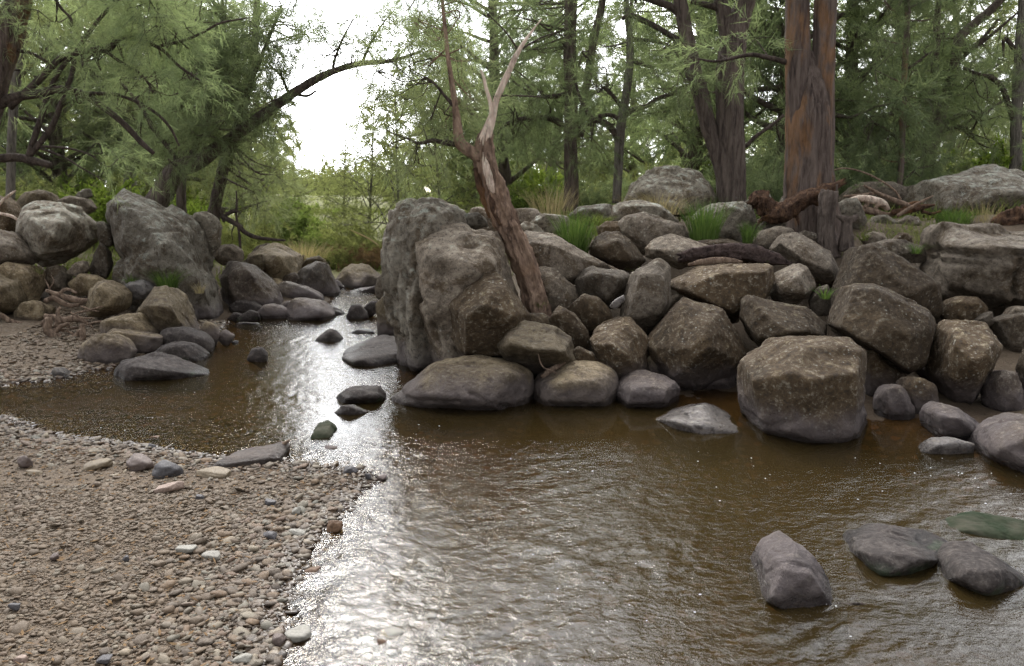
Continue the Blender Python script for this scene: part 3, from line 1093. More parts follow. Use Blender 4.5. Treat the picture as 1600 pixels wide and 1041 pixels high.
rock("ribbed wedge rock right of the broad brown slab", 7.6,
     [(1200, 440), (1212, 425), (1245, 411), (1256, 414), (1272, 434), (1277, 450), (1266, 464), (1238, 480), (1208, 480), (1197, 460)],
     [(1245, 430, -.2), (1255, 460, -.22), (1215, 455, -.2)], "grey", p=24)
rock("leaning slab with a brown top face at the foot of the cut stump", 8.35,
     [(1204, 388), (1222, 365), (1244, 364), (1268, 374), (1300, 392), (1318, 425), (1316, 450), (1290, 455), (1250, 420), (1214, 400)],
     [(1212, 382, -0.1), (1236, 373, -0.06), (1252, 412, -0.22), (1296, 438, -0.24), (1300, 405, -0.14)], "grey", p=30)
rock("big sloping slab boulder behind the tilted block on the right", 7.4,
     [(1291, 495), (1303, 441), (1332, 381), (1356, 377), (1388, 390), (1437, 418), (1466, 445), (1472, 500), (1380, 510)],
     [(1342, 386, -0.08), (1312, 448, -0.2), (1332, 480, -0.26), (1408, 462, -0.36), (1456, 441, -0.22)], "brown", p=30)
rock("tilted square block with one broad flat face, above the small paired stones", 6.5,
     [(1293, 510), (1324, 447), (1356, 443), (1388, 453), (1453, 484), (1464, 500), (1461, 530), (1437, 578), (1412, 586), (1356, 548), (1299, 520)],
     [(1302, 512, -0.22), (1358, 546, -0.4), (1413, 581, -0.42), (1435, 573, -0.36), (1457, 528, -0.26), (1454, 493, -0.14), (1356, 451, -0.1), (1328, 453, -0.1)], "brown", p=30)
rock("rounded block with a brown cap and a pale left flank, right of the tilted block", 6.2,
     [(1447, 585), (1453, 556), (1471, 513), (1485, 500), (1509, 496), (1546, 505), (1569, 526), (1569, 543), (1552, 580), (1530, 606), (1493, 632), (1463, 610)],
     [(1474, 518, -0.14), (1468, 560, -0.28), (1476, 602, -0.26), (1508, 578, -0.38), (1556, 546, -0.28), (1496, 622, -0.2)], "brown", p=30)
rock("squat upright stone in the dark gap near the right edge", 5.85, [(1531, 600), (1540, 585), (1560, 578), (1590, 581), (1599, 610), (1601, 655), (1570, 664), (1545, 668), (1533, 652)], (), "scour")
rock("long tapering stone with a dark belly at the pool's right bank", 5.35,
     [(1437, 652), (1446, 636), (1465, 628), (1490, 634), (1530, 660), (1542, 668), (1528, 690), (1480, 697), (1445, 686)],
     [(1455, 645, -.18), (1490, 650, -.22), (1525, 675, -.15), (1460, 678, -.16)], "scour", p=14)
rock("rounded stone in shadow right of the great block", 5.75, [(1364, 620), (1375, 605), (1400, 599), (1416, 611), (1429, 640), (1427, 672), (1390, 680), (1367, 658)], (), "scour", p=10)
rock("small angular stone wedged under the tilted square block", 5.85, [(1400, 602), (1415, 589), (1440, 587), (1461, 599), (1467, 615), (1464, 634), (1430, 638), (1412, 622)], (), "brown", p=20)
rock("pale bleached stone at the waterline by the right edge", 4.92, [(1431, 708), (1450, 695), (1470, 684), (1497, 683), (1524, 690), (1520, 715), (1480, 722), (1445, 719)], (), "pale", p=14, t=.7)
rock("large purple-grey boulder cut by the right edge of the picture at the waterline", 4.85,
     [(1511, 708), (1530, 680), (1555, 660), (1580, 649), (1622, 646), (1665, 680), (1670, 735), (1600, 745), (1555, 736), (1525, 722)],
     [(1545, 690, -.22), (1600, 670, -.28), (1650, 700, -.25), (1590, 725, -.30)], "scour", p=13)
rock("huge flat-topped table boulder with a horizontal ledge crack at the right", 8.1,
     [(1436, 440), (1436, 395), (1440, 365), (1450, 348), (1475, 342), (1520, 344), (1600, 356), (1700, 362), (1740, 400), (1720, 480), (1620, 492), (1560, 495), (1500, 490), (1450, 480)],
     [(1440, 386, -.30), (1520, 390, -.60), (1620, 394, -.65), (1700, 392, -.5), (1446, 452, -.35), (1520, 468, -.55), (1640, 470, -.6)], "grey", p=20, amp=2.0,
     cracks=[((1436, 390), (1720, 392), .026, .13), ((1440, 405), (1510, 402), .016, .06), ((1517, 398), (1522, 478), .016, .10)])
rock("dark flat rock tucked under the table boulder", 7.3, [(1462, 492), (1480, 471), (1500, 463), (1526, 465), (1542, 478), (1548, 502), (1500, 512), (1466, 508)], (), "brown")
rock("greyish boulder with a brown streak right of the brown-capped block", 7.0, [(1540, 502), (1560, 492), (1585, 489), (1640, 500), (1650, 560), (1590, 575), (1560, 550), (1545, 520)], (), "grey", p=18)
rock("small pale lump resting on the greyish boulder at the right edge", 7.2, [(1565, 496), (1575, 483), (1592, 478), (1632, 482), (1642, 505), (1590, 510)], (), "grey")
rock("dark boulder at the right edge above the purple-grey boulder", 5.95, [(1587, 565), (1600, 540), (1655, 545), (1660, 655), (1610, 655), (1590, 610)], (), "brown")
rock("small jagged flake standing behind the brown-capped block", 7.1, [(1520, 505), (1535, 492), (1550, 487), (1554, 505), (1535, 514)], (), "grey", p=26)

rock("long slab sloping down to the right, just right of the leaning trunk", 8.05,
     [(806, 372), (820, 360), (845, 361), (880, 384), (925, 401), (958, 424), (945, 440), (900, 452), (870, 450), (835, 425), (815, 405)],
     [(830, 378, -.2), (880, 400, -.28), (930, 420, -.25), (880, 440, -.3)], "grey", p=20)
rock("rounded boulder with a scooped dark side at the foot of the leaning trunk", 7.65, [(832, 418), (850, 415), (870, 424), (895, 448), (906, 472), (895, 492), (860, 500), (840, 480), (830, 448)], (), "grey", p=14)
rock("brown rock with a mossy lower rim, left of the upright lichen-flecked rock", 7.7, [(896, 438), (910, 421), (926, 416), (950, 421), (976, 424), (988, 432), (985, 465), (960, 485), (930, 480), (900, 460)],
     [(925, 430, -.25), (970, 435, -.25), (950, 470, -.25)], "grey", p=18)
rock("folded brown rock below the left-hand grass tussock", 8.3, [(919, 388), (930, 371), (945, 362), (966, 362), (986, 375), (1001, 394), (1010, 408), (998, 420), (970, 424), (940, 412), (921, 400)],
     [(935, 385, -.2), (965, 378, -.22), (985, 405, -.25), (945, 405, -.2)], "brown", p=20)
rock("smooth purple-grey dome between the two grass tussocks", 8.9, [(960, 352), (973, 337), (1000, 330), (1030, 339), (1062, 352), (1076, 370), (1060, 395), (1000, 398), (972, 380)], (), "grey", p=12)
rock("low ledge rock with a pale crusted corner left of the dark log", 8.35, [(1008, 388), (1023, 373), (1050, 366), (1082, 374), (1115, 386), (1116, 408), (1060, 422), (1028, 412), (1010, 402)],
     [(1030, 390, -.2), (1095, 395, -.2), (1060, 410, -.22)], "grey", p=22)
rock("brown broken rock directly right of the left-hand tussock", 8.9, [(932, 356), (945, 346), (966, 346), (978, 360), (980, 378), (955, 382), (935, 372)], (), "brown", p=22)
rock("low grey rock behind the left-hand grass tussock", 9.8, [(888, 338), (905, 322), (930, 318), (955, 321), (970, 335), (965, 350), (920, 352)], (), "lichen", p=12)
rock("long grey boulder with green lichen in front of the big background dome", 9.7, [(948, 332), (960, 318), (985, 312), (1010, 315), (1042, 326), (1060, 345), (1050, 358), (1000, 356), (960, 350)], (), "lichen", p=12)
rock("flat grey plate of rock on the bank top behind the long sloping slab", 9.1, [(824, 352), (840, 338), (860, 333), (886, 337), (893, 350), (880, 366), (845, 368)], (), "lichen", p=22)
rock("low stone close behind the leaning trunk on the bank top", 9.7, [(786, 345), (800, 330), (840, 325), (852, 340), (840, 355), (800, 358)], (), "grey", p=14)
rock("purple-grey stone touching the leaning trunk's right side", 8.5, [(805, 358), (820, 346), (838, 351), (854, 368), (850, 385), (825, 388), (808, 376)], (), "lichen", p=14)
rock("brown capstone lying over the overhanging boulder", 6.95, [(800, 500), (812, 491), (830, 487), (856, 489), (872, 500), (868, 516), (840, 520), (810, 514)], (), "brown", p=22, t=1.0)
rock("stone with a pale knob, right of the brown capstone", 6.9, [(858, 497), (866, 485), (875, 477), (886, 483), (905, 500), (921, 520), (921, 545), (890, 550), (865, 525)], (), "brown", p=14)
rock("shadowed lumpy rock in the middle of the pile under the mossy-rimmed rock", 7.2, [(886, 482), (900, 469), (915, 459), (936, 464), (952, 480), (960, 500), (940, 522), (905, 520)], (), "brown", p=14)
rock("thin pale flake leaning against the upright lichen-flecked rock", 6.95, [(952, 480), (964, 468), (976, 461), (977, 469), (962, 484)], (), "pale", p=20, name="rock", cat="rock")
rock("small stone jammed low between the blocky and the fin-shaped boulders", 6.75, [(1008, 562), (1024, 552), (1034, 575), (1020, 590), (1008, 585)], (), "tan", name="rock", cat="rock")
rock("moss-tinted rock right under the overhanging boulder's end", 6.5, [(893, 550), (903, 541), (925, 551), (935, 568), (925, 582), (898, 580)], (), "brown", p=14)
rock("dark rock deep in the hollow left of the great block", 6.75, [(1060, 600), (1080, 585), (1110, 580), (1150, 585), (1160, 640), (1120, 650), (1070, 640)], (), "brown", p=12)
rock("dark rock deep in the hollow between the great block and the paired stones", 6.35, [(1340, 560), (1360, 545), (1400, 570), (1420, 600), (1400, 650), (1350, 650)], (), "brown", p=12)
rock("dark rock filling the gap under the brown-capped block", 6.5, [(1430, 580), (1450, 570), (1500, 600), (1540, 600), (1560, 660), (1500, 670), (1440, 650)], (), "brown", p=12)
rock("upright pale stone plugged in above the split rock", 7.5, [(1262, 472), (1275, 451), (1292, 445), (1300, 465), (1295, 492), (1268, 495)], (), "grey", p=14)
rock("grey lichen-mottled round boulder behind the two stumps", 10.1, [(1302, 342), (1308, 318), (1322, 309), (1338, 310), (1350, 330), (1355, 348), (1342, 360), (1312, 360)], (), "lichen", p=12)
rock("low stone with an orange stain on the grassy bank top", 10.3, [(1354, 350), (1365, 337), (1385, 335), (1404, 348), (1400, 362), (1362, 362)], (), "lichen", p=14)
rock("low flat stone beside the tall green rushes on the bank top", 10.3, [(1398, 348), (1415, 337), (1434, 339), (1440, 352), (1420, 360), (1402, 358)], (), "grey", p=14)
rock("small rounded rock at the front edge of the short grass patch", 9.3, [(1344, 374), (1360, 362), (1376, 364), (1387, 378), (1370, 386), (1350, 384)], (), "grey", p=12)
rock("small dark rock in the short grass left of the table boulder", 9.2, [(1392, 376), (1408, 363), (1421, 368), (1427, 382), (1408, 388)], (), "brown", p=12)
rock("flat grey slab wedged between the sloping slab and the table boulder", 8.35, [(1345, 386), (1380, 374), (1420, 375), (1445, 385), (1450, 412), (1400, 412), (1362, 400)], (), "grey", p=16)
rock("pale lichen-covered boulder behind the right-hand grass tussock", 9.5, [(1082, 338), (1100, 319), (1130, 318), (1160, 314), (1176, 325), (1185, 352), (1180, 374), (1140, 380), (1098, 372)], (), "lichen", p=13)
rock("smooth grey rock in front of the rotten log's left end", 8.9, [(1174, 378), (1190, 360), (1215, 354), (1237, 358), (1244, 372), (1228, 392), (1200, 400), (1178, 394)], (), "grey", p=11)
rock("rounded rock half hidden beneath the rotten log", 9.3, [(1184, 354), (1195, 341), (1212, 339), (1228, 350), (1226, 368), (1190, 370)], (), "lichen", p=11)
rock("little flat stone at the base of the great twin trunk", 9.1, [(1242, 370), (1255, 360), (1273, 364), (1281, 377), (1255, 384)], (), "grey", p=13)
rock("low brown rock sheet in front of the right-hand tussock", 8.6, [(1075, 385), (1095, 375), (1140, 374), (1180, 385), (1195, 400), (1140, 408), (1085, 400)], (), "brown", p=14)
rock("small pale rock right of the forked trunk's foot", 10.7, [(1163, 318), (1180, 305), (1202, 302), (1208, 318), (1190, 328)], (), "lichen", p=14)
rock("small pale rock close to the left side of the great twin trunk", 10.9, [(1213, 325), (1225, 306), (1242, 301), (1254, 322), (1235, 334)], (), "lichen", p=13)
rock("big pale dome boulder on the bank left of the forked trunk", 12.5,
     [(976, 318), (985, 290), (1000, 272), (1025, 262), (1062, 260), (1092, 270), (1112, 286), (1126, 312), (1122, 340), (1050, 348), (985, 345)],
     [(1000, 300, -.5), (1045, 285, -.5), (1085, 300, -.6), (1060, 335, -.7)], "lichen", p=14, amp=2.0, cracks=[((1010, 285), (1075, 300), .03, .05)])
rock("very large pale purple boulder with a dark facet, back right under the trees", 13.0,
     [(1392, 318), (1405, 290), (1440, 274), (1500, 266), (1560, 257), (1588, 261), (1612, 274), (1680, 300), (1700, 352), (1560, 356), (1490, 350), (1420, 340)],
     [(1440, 285, -.5), (1495, 312, -.9), (1560, 300, -1.0), (1620, 320, -.9), (1470, 335, -.8)], "lichen", p=16, amp=2.0, cracks=[((1560, 265), (1600, 330), .05, .10)])
rock("low dark dome of rock behind the driftwood heap", 13.4, [(1306, 312), (1330, 292), (1360, 285), (1400, 284), (1440, 300), (1446, 326), (1320, 330)], (), "grey", p=10)

# ---- left bank -------------------------------------------------------------------------------
rock("hugest boulder on the left bank, with a pale crown and a bulging brown face", 10.7,
     [(150, 332), (155, 310), (170, 297), (192, 290), (215, 294), (250, 309), (290, 329), (320, 358), (338, 393), (350, 430), (357, 465), (358, 510), (330, 520), (280, 512), (235, 500), (195, 465), (178, 430), (172, 385), (158, 360)],
     [(180, 312, -.3), (215, 322, -.5), (300, 352, -.35), (200, 400, -.6), (270, 385, -.75), (330, 440, -.4), (345, 500, -.3), (220, 455, -.65), (290, 500, -.6)], "lichen", p=16, amp=2.6,
     cracks=[((178, 345), (186, 420), .05, .12), ((200, 398), (275, 380), .07, .06)])
rock("ball-shaped lichen-rimmed boulder left of the hugest left-bank boulder", 10.7,
     [(25, 378), (32, 345), (45, 325), (70, 316), (110, 319), (140, 334), (156, 350), (158, 367), (146, 387), (126, 407), (100, 420), (75, 418), (54, 398), (33, 392)],
     [(60, 342, -.5), (122, 347, -.5), (70, 402, -.42), (128, 388, -.25), (100, 370, -.6)], "lichen", p=13, amp=2.0)
rock("grey slab with a shaded front edge at the far left below the ball-shaped boulder", 10.1, [(-20, 365), (0, 358), (18, 364), (45, 384), (61, 400), (60, 412), (30, 418), (-20, 416)],
     [(10, 385, -.3), (55, 403, -.15), (0, 410, -.3)], "grey", p=22)
rock("broad rounded block at the far left edge, behind the facetted one", 9.8, [(-30, 425), (0, 413), (40, 409), (60, 413), (71, 430), (74, 452), (68, 475), (40, 485), (-30, 480)], (), "tan", p=14)
rock("facetted grey boulder at the far left edge above the gravel", 9.5, [(-35, 440), (-10, 428), (8, 430), (35, 441), (46, 470), (42, 484), (10, 498), (-30, 498)],
     [(10, 448, -.3), (0, 480, -.35), (35, 470, -.15)], "tan", p=24)
rock("smooth loaf-shaped stone lying on the gravel at the far left", 9.35, [(21, 491), (35, 474), (55, 469), (72, 479), (79, 496), (70, 505), (40, 506), (24, 501)], (), "tan", p=9)
rock("small cream pebble-like rock beside the loaf-shaped stone", 9.45, [(65, 486), (75, 476), (88, 481), (86, 492), (72, 495)], (), "tan", p=9, name="rock", cat="rock")
rock("angular pale-shouldered rock behind the tangled roots", 9.4, [(133, 482), (140, 455), (154, 440), (166, 436), (195, 449), (207, 461), (207, 480), (192, 493), (160, 498), (138, 495)],
     [(155, 452, -.2), (185, 478, -.28), (150, 485, -.25), (200, 465, -.15)], "tan", p=24)
rock("dark-fronted rock below the left-bank grass tuft", 8.85, [(210, 486), (225, 465), (246, 449), (268, 447), (291, 465), (311, 495), (317, 512), (300, 522), (260, 520), (232, 508), (214, 498)],
     [(242, 478, -.30), (282, 482, -.36), (258, 512, -.22), (300, 505, -.2)], "tan", p=22)
rock("smooth grey boulder uppermost of the cluster by the gravel cove", 8.45, [(157, 502), (175, 493), (200, 489), (226, 497), (252, 520), (258, 545), (200, 552), (160, 538)], (), "tan", p=10)
rock("long smooth boulder in the middle of the cluster by the gravel cove", 8.15, [(152, 528), (168, 513), (200, 514), (235, 520), (258, 528), (256, 552), (215, 560), (170, 552)], (), "tan", p=9)
rock("round olive-grey boulder at the gravel's edge, lowest left of the cluster", 7.7, [(121, 556), (129, 540), (150, 525), (176, 521), (202, 532), (214, 550), (206, 572), (170, 582), (138, 580), (124, 569)], (), "tan", p=9)
rock("brown smooth stone with its foot in the water, right end of the cluster", 8.3, [(244, 532), (255, 514), (280, 511), (310, 519), (331, 534), (336, 550), (325, 558), (290, 557), (252, 548)], (), "river", p=11)
rock("dark purple stone with a central crease just behind the wedge", 7.85, [(231, 557), (250, 540), (270, 534), (290, 536), (313, 553), (328, 570), (300, 578), (258, 574)], (), "river", p=10)
rock("dark wedge-shaped stone tapering into the creek", 7.2, [(177, 592), (182, 574), (195, 558), (215, 551), (240, 553), (280, 570), (328, 588), (312, 600), (250, 604), (188, 603)],
     [(205, 568, -.22), (250, 578, -.22), (200, 595, -.2)], "river", p=14)
rock("little grey wedge stone at the gravel's edge, left of the cluster", 7.1, [(74, 592), (85, 573), (98, 581), (112, 592), (95, 596)], (), "pale", p=20, name="rock", cat="rock")
rock("small brown rock where the great left boulder meets the creek", 8.7, [(312, 517), (320, 502), (336, 509), (344, 524), (330, 534), (316, 530)], (), "tan", p=12)
rock("small yellowish stone in the water under the hugest left boulder", 8.75, [(338, 527), (350, 515), (367, 526), (355, 534)], (), "tan", p=10, name="rock", cat="rock")
rock("small grey rock between the ball-shaped boulder and the roots", 10.1, [(103, 427), (120, 410), (136, 407), (142, 421), (128, 436)], (), "grey", p=16)
rock("narrow upright rock in the cleft between the two biggest left boulders", 10.4, [(139, 422), (150, 395), (161, 380), (172, 390), (177, 417), (168, 436), (146, 436)], (), "grey", p=20)
rock("blocky grey rock directly under the ball-shaped boulder", 10.2, [(66, 442), (75, 417), (95, 414), (112, 430), (108, 455), (80, 462)], (), "grey", p=18)
rock("rounded rock uphill of the angular pale-shouldered rock", 10.0, [(106, 442), (125, 428), (150, 429), (168, 440), (160, 462), (118, 462)], (), "tan", p=11)
rock("pale angular slab left of the left-bank grass tuft", 9.7, [(188, 452), (200, 440), (230, 437), (245, 450), (230, 466), (198, 470)], (), "pale", p=22)
rock("triangular wedge of rock hanging in the cleft beside the hugest boulder", 10.55, [(150, 346), (165, 347), (179, 366), (178, 386), (158, 384)], (), "lichen", p=26)
rock("second hump leaning against the right shoulder of the hugest left boulder", 11.3, [(300, 340), (318, 331), (338, 341), (347, 356), (345, 385), (330, 400), (312, 370)], (), "lichen", p=14)
rock("small rounded grey rock upstream of the hugest left boulder", 12.0, [(332, 402), (345, 384), (362, 381), (380, 392), (381, 410), (350, 415)], (), "grey", p=10)
rock("pale brown boulder on the skyline behind the ball-shaped boulder", 11.7, [(26, 314), (45, 300), (65, 296), (87, 303), (98, 320), (60, 332), (33, 326)], (), "tan", p=14)
rock("shaded boulder at the far left edge behind two sticks", 11.1, [(-30, 315), (5, 304), (31, 318), (40, 342), (30, 378), (-30, 380)], (), "brown", p=12)
rock("long low slab on the skyline between the two biggest left boulders", 11.7, [(90, 314), (110, 305), (140, 311), (153, 327), (138, 336), (100, 330)], (), "grey", p=20)
rock("little pale cube of rock on the skyline left of the hugest boulder", 12.2, [(118, 307), (130, 296), (142, 295), (145, 308), (130, 314)], (), "lichen", p=20, name="rock", cat="rock")

# ---- upstream --------------------------------------------------------------------------------
rock("dark smooth boulder leaning over the creek just past the hugest left boulder", 11.7,
     [(342, 428), (355, 407), (385, 409), (412, 430), (437, 455), (446, 480), (400, 488), (358, 485), (344, 455)],
     [(362, 425, -.3), (395, 425, -.35), (430, 470, -.3), (370, 470, -.4)], "scour", p=13)
rock("long whale-backed boulder sloping to the water upstream", 12.4, [(422, 455), (440, 440), (465, 444), (492, 452), (507, 462), (512, 478), (470, 484), (436, 484)], (), "scour", p=10)
rock("large angular pale boulder highest among the upstream rocks", 13.7, [(381, 432), (390, 395), (410, 380), (440, 384), (465, 397), (472, 420), (457, 448), (430, 452), (398, 440)],
     [(400, 400, -.4), (440, 400, -.6), (462, 425, -.3), (440, 440, -.4)], "tan", p=24)
rock("yellowish rock between the dark smooth and the angular pale upstream boulders", 13.0, [(376, 412), (395, 400), (412, 397), (417, 415), (410, 430), (384, 426)], (), "tan", p=16)
rock("black-sided triangular boulder upstream at the bend", 13.4, [(452, 448), (470, 420), (490, 409), (511, 412), (524, 435), (533, 462), (522, 476), (475, 470)],
     [(490, 415, -.3), (475, 450, -.5), (508, 440, -.2)], "scour", p=24)
rock("low reddish slab across the farthest bend of the creek", 15.0, [(516, 446), (535, 420), (550, 411), (570, 411), (592, 425), (600, 436), (600, 460), (560, 468), (525, 462)],
     [(545, 425, -.3), (580, 430, -.4), (560, 450, -.6)], "tan", p=18)
rock("flat grey step of rock at the water under the reddish slab", 13.9, [(526, 464), (560, 450), (600, 446), (604, 472), (545, 478)], (), "scour", p=18)
rock("purple double-humped boulder in the middle of the upstream group", 10.8, [(444, 494), (455, 468), (466, 464), (500, 469), (527, 495), (524, 508), (460, 510), (446, 504)],
     [(470, 480, -.2), (500, 485, -.3), (460, 500, -.25)], "scour", p=10)
rock("grey boulder with a rounded back left of the purple double-humped one", 10.75, [(398, 492), (410, 478), (430, 474), (450, 482), (455, 500), (432, 508), (403, 506)], (), "scour", p=11)
rock("low purple stones' leftmost, against the dark smooth boulder's foot", 11.1, [(357, 481), (375, 469), (396, 472), (410, 480), (405, 496), (374, 494)], (), "river", p=12)
rock("small grey stone in front of the low purple upstream stone", 10.5, [(370, 497), (390, 484), (403, 488), (408, 502), (392, 511), (374, 508)], (), "river", p=11)
rock("wet shiny stone touching the hugest left boulder at the waterline", 10.6, [(354, 500), (366, 488), (382, 494), (388, 508), (366, 513)], (), "river", p=10)
rock("upright dark egg-shaped stone standing in the upstream shallows", 10.7, [(540, 494), (548, 477), (560, 475), (573, 488), (578, 503), (560, 509), (544, 506)], (), "river", p=10)
rock("smooth domed stone in midstream with a straight sloping back", 9.0, [(482, 545), (495, 525), (510, 514), (526, 514), (538, 530), (543, 546), (510, 552)], (), "river", p=9)
rock("wide flat stone sheet beside the tall fluted boulder's foot", 8.7, [(532, 550), (545, 535), (570, 527), (600, 524), (632, 529), (645, 552), (590, 563), (550, 561)], (), "river", p=10, t=.8, lie=0.07)
rock("thin flat stone in the shallows between the dome and the upright slab", 9.5, [(543, 523), (560, 514), (578, 514), (588, 523), (566, 530)], (), "river", p=11)
rock("upright brown slab leaning on the tall fluted boulder's left side", 9.3, [(587, 503), (590, 470), (600, 461), (616, 464), (624, 490), (634, 522), (608, 530), (592, 520)], (), "tan", p=14)
rock("grey stone above the upright brown slab at the narrows", 10.1, [(585, 452), (590, 435), (600, 427), (608, 445), (606, 470), (588, 470)], (), "grey", p=16)
rock("dark little boulder in the water left of the upright brown slab", 10.9, [(567, 482), (578, 470), (590, 470), (592, 486), (572, 491)], (), "river", p=11)
rock("small pointed rock right of the purple double-humped boulder", 11.1, [(506, 492), (520, 480), (531, 485), (540, 495), (522, 501)], (), "river", p=14)
rock("tiny white rock on the far bank above the triangular boulder", 16.2, [(503, 420), (512, 409), (523, 411), (522, 422)], (), "pale", p=14, name="rock", cat="rock")
rock("whitish rock among the bushes on the far bank", 18.5, [(480, 396), (490, 385), (506, 386), (512, 397), (495, 402)], (), "pale", p=14)
rock("half-drowned brown stone alone in the left part of the rapids", 7.8, [(386, 563), (395, 545), (410, 542), (418, 555), (414, 570)], (), "river", p=10)

# ---- midstream and foreground ------------------------------------------------------------------
rock("flat dark midstream stone with a pointed left end, off the long low boulder", 6.3, [(525, 618), (540, 605), (565, 600), (590, 602), (605, 622), (580, 636), (545, 640), (524, 634)],
     [(560, 606, -.1), (590, 615, -.15), (540, 622, -.15)], "river", p=16)
rock("small dark slab just below the pointed midstream stone", 5.85, [(516, 650), (530, 635), (550, 632), (574, 643), (562, 654), (530, 656)], (), "river", p=14, t=.8)
rock("low greenish stone awash in the riffle", 5.4, [(484, 680), (495, 660), (515, 654), (527, 662), (514, 680)], (), "algae", p=12, t=.9, lie=0.03)
rock("long flat sandy slab at the tip of the gravel bar", 4.85, [(328, 722), (350, 712), (378, 704), (425, 697), (447, 688), (452, 692), (438, 712), (400, 722), (350, 726)], (), "tan", p=16, t=.5, name="rock", cat="rock", lie=0.045)
rock("pyramid-shaped boulder in the foreground water", 3.18,
     [(1168, 912), (1178, 878), (1200, 850), (1224, 834), (1240, 832), (1264, 850), (1290, 890), (1312, 922), (1326, 952), (1290, 962), (1230, 952), (1180, 934)],
     [(1238, 842, -.06), (1262, 880, -.16), (1302, 948, -.16), (1195, 930, -.20), (1215, 870, -.15)], "scour", p=18)
rock("dark rounded foreground boulder with a scooped right end", 3.45,
     [(1317, 852), (1330, 832), (1365, 819), (1402, 820), (1440, 831), (1497, 840), (1502, 858), (1470, 890), (1420, 900), (1360, 892), (1334, 874)],
     [(1345, 845, -.16), (1430, 850, -.18), (1380, 880, -.2), (1480, 855, -.1)], "river", p=12, cracks=[((1440, 880), (1462, 838), .04, .03)])
rock("low dark foreground boulder with a green algae skirt at the right edge", 3.25,
     [(1454, 884), (1474, 862), (1510, 847), (1546, 852), (1592, 886), (1622, 905), (1595, 928), (1520, 930), (1470, 912)],
     [(1490, 870, -.14), (1550, 872, -.16), (1530, 910, -.18), (1595, 905, -.1)], "river", p=11)
rock("green-stained slab just under the surface behind the foreground boulders", 3.72, [(1470, 806), (1500, 796), (1560, 802), (1640, 818), (1660, 846), (1570, 842), (1510, 830), (1480, 818)], (), "algae", p=12, t=.7, lie=0.012)

# ---- extra stones crowding the upstream bend, and rubble wedged into the bank -------------------------
rock("flat wet stone at the waterline just upstream of the hugest left boulder", 10.2, [(362, 512), (374, 503), (398, 504), (412, 511), (395, 519), (370, 519)], (), "river", p=11)
rock("purple rock between the grey round-backed and the double-humped upstream boulders", 11.0, [(432, 486), (440, 474), (452, 470), (462, 480), (460, 496), (440, 500)], (), "scour", p=14)
rock("dark low stone under the long whale-backed boulder", 11.9, [(468, 480), (485, 470), (508, 472), (520, 482), (508, 492), (480, 492)], (), "river", p=11)
rock("brown block between the angular pale and the black-sided upstream boulders", 13.2, [(436, 446), (445, 430), (462, 426), (474, 440), (470, 458), (446, 460)], (), "scour", p=20)
rock("grey rock on the bank right behind the long whale-backed boulder", 12.9, [(408, 452), (418, 436), (436, 434), (448, 446), (444, 462), (418, 464)], (), "tan", p=18)
rock("rusty brown rock at the left end of the reddish slab", 14.4, [(504, 456), (514, 440), (528, 438), (540, 450), (534, 466), (512, 468)], (), "scour", p=18)
rock("pale rock behind the black-sided triangular upstream boulder", 14.6, [(470, 420), (480, 404), (498, 400), (512, 410), (508, 428), (480, 430)], (), "tan", p=20)
rock("low grey rock on the far bank left of the tiny white rock", 15.4, [(448, 412), (458, 400), (476, 398), (488, 408), (480, 422), (454, 422)], (), "tan", p=16)
rock("rounded grey rock where the left bank turns, above the angular pale boulder", 14.6, [(392, 396), (402, 384), (420, 380), (434, 388), (432, 404), (404, 406)], (), "grey", p=14)
rs_ = np.random.RandomState(8)
spots = [(812, 520), (905, 520), (962, 470), (990, 430), (1035, 520), (1130, 495), (1192, 405), (1210, 500), (1285, 455), (1300, 500), (1380, 510), (1440, 600), (1470, 500), (1500, 640), (1545, 560),
         (1575, 640), (1585, 530), (860, 470), (905, 425), (940, 520), (1010, 500), (1060, 480), (1145, 590), (1345, 600), (1395, 590), (1435, 625), (1200, 450), (1010, 425), (925, 410), (835, 560),
         (870, 560), (955, 590), (1000, 600), (1075, 600), (1430, 470), (1345, 430), (1240, 400), (1160, 400), (880, 400), (1025, 580), (1320, 470), (1560, 600), (1440, 540), (1520, 520)]
for k, (u, v) in enumerate(spots):
    a = (v - 310) / 1250
    Yb = 3.88 / (a + .38) + .38 + rs_.uniform(-.08, .12) - (0.25 if u > 1380 and v > 560 else 0)
    w_, h_ = rs_.uniform(16, 30), rs_.uniform(12, 22)
    th = np.sort(rs_.rand(8)) * 2 * PI
    rock("small broken stone wedged in a gap between the boulders of the right-hand bank", Yb, [(u + w_ * math.cos(q), v + h_ * math.sin(q)) for q in th], (), "brown" if k % 3 else "grey", p=20,
         name="rock", cat="rock", group="broken stones wedged in the boulder bank", sub=4)
# ------------------------------------------------------------------ foliage builders
def unit(a):
    return a / (np.linalg.norm(a, axis=-1, keepdims=True) + 1e-9)


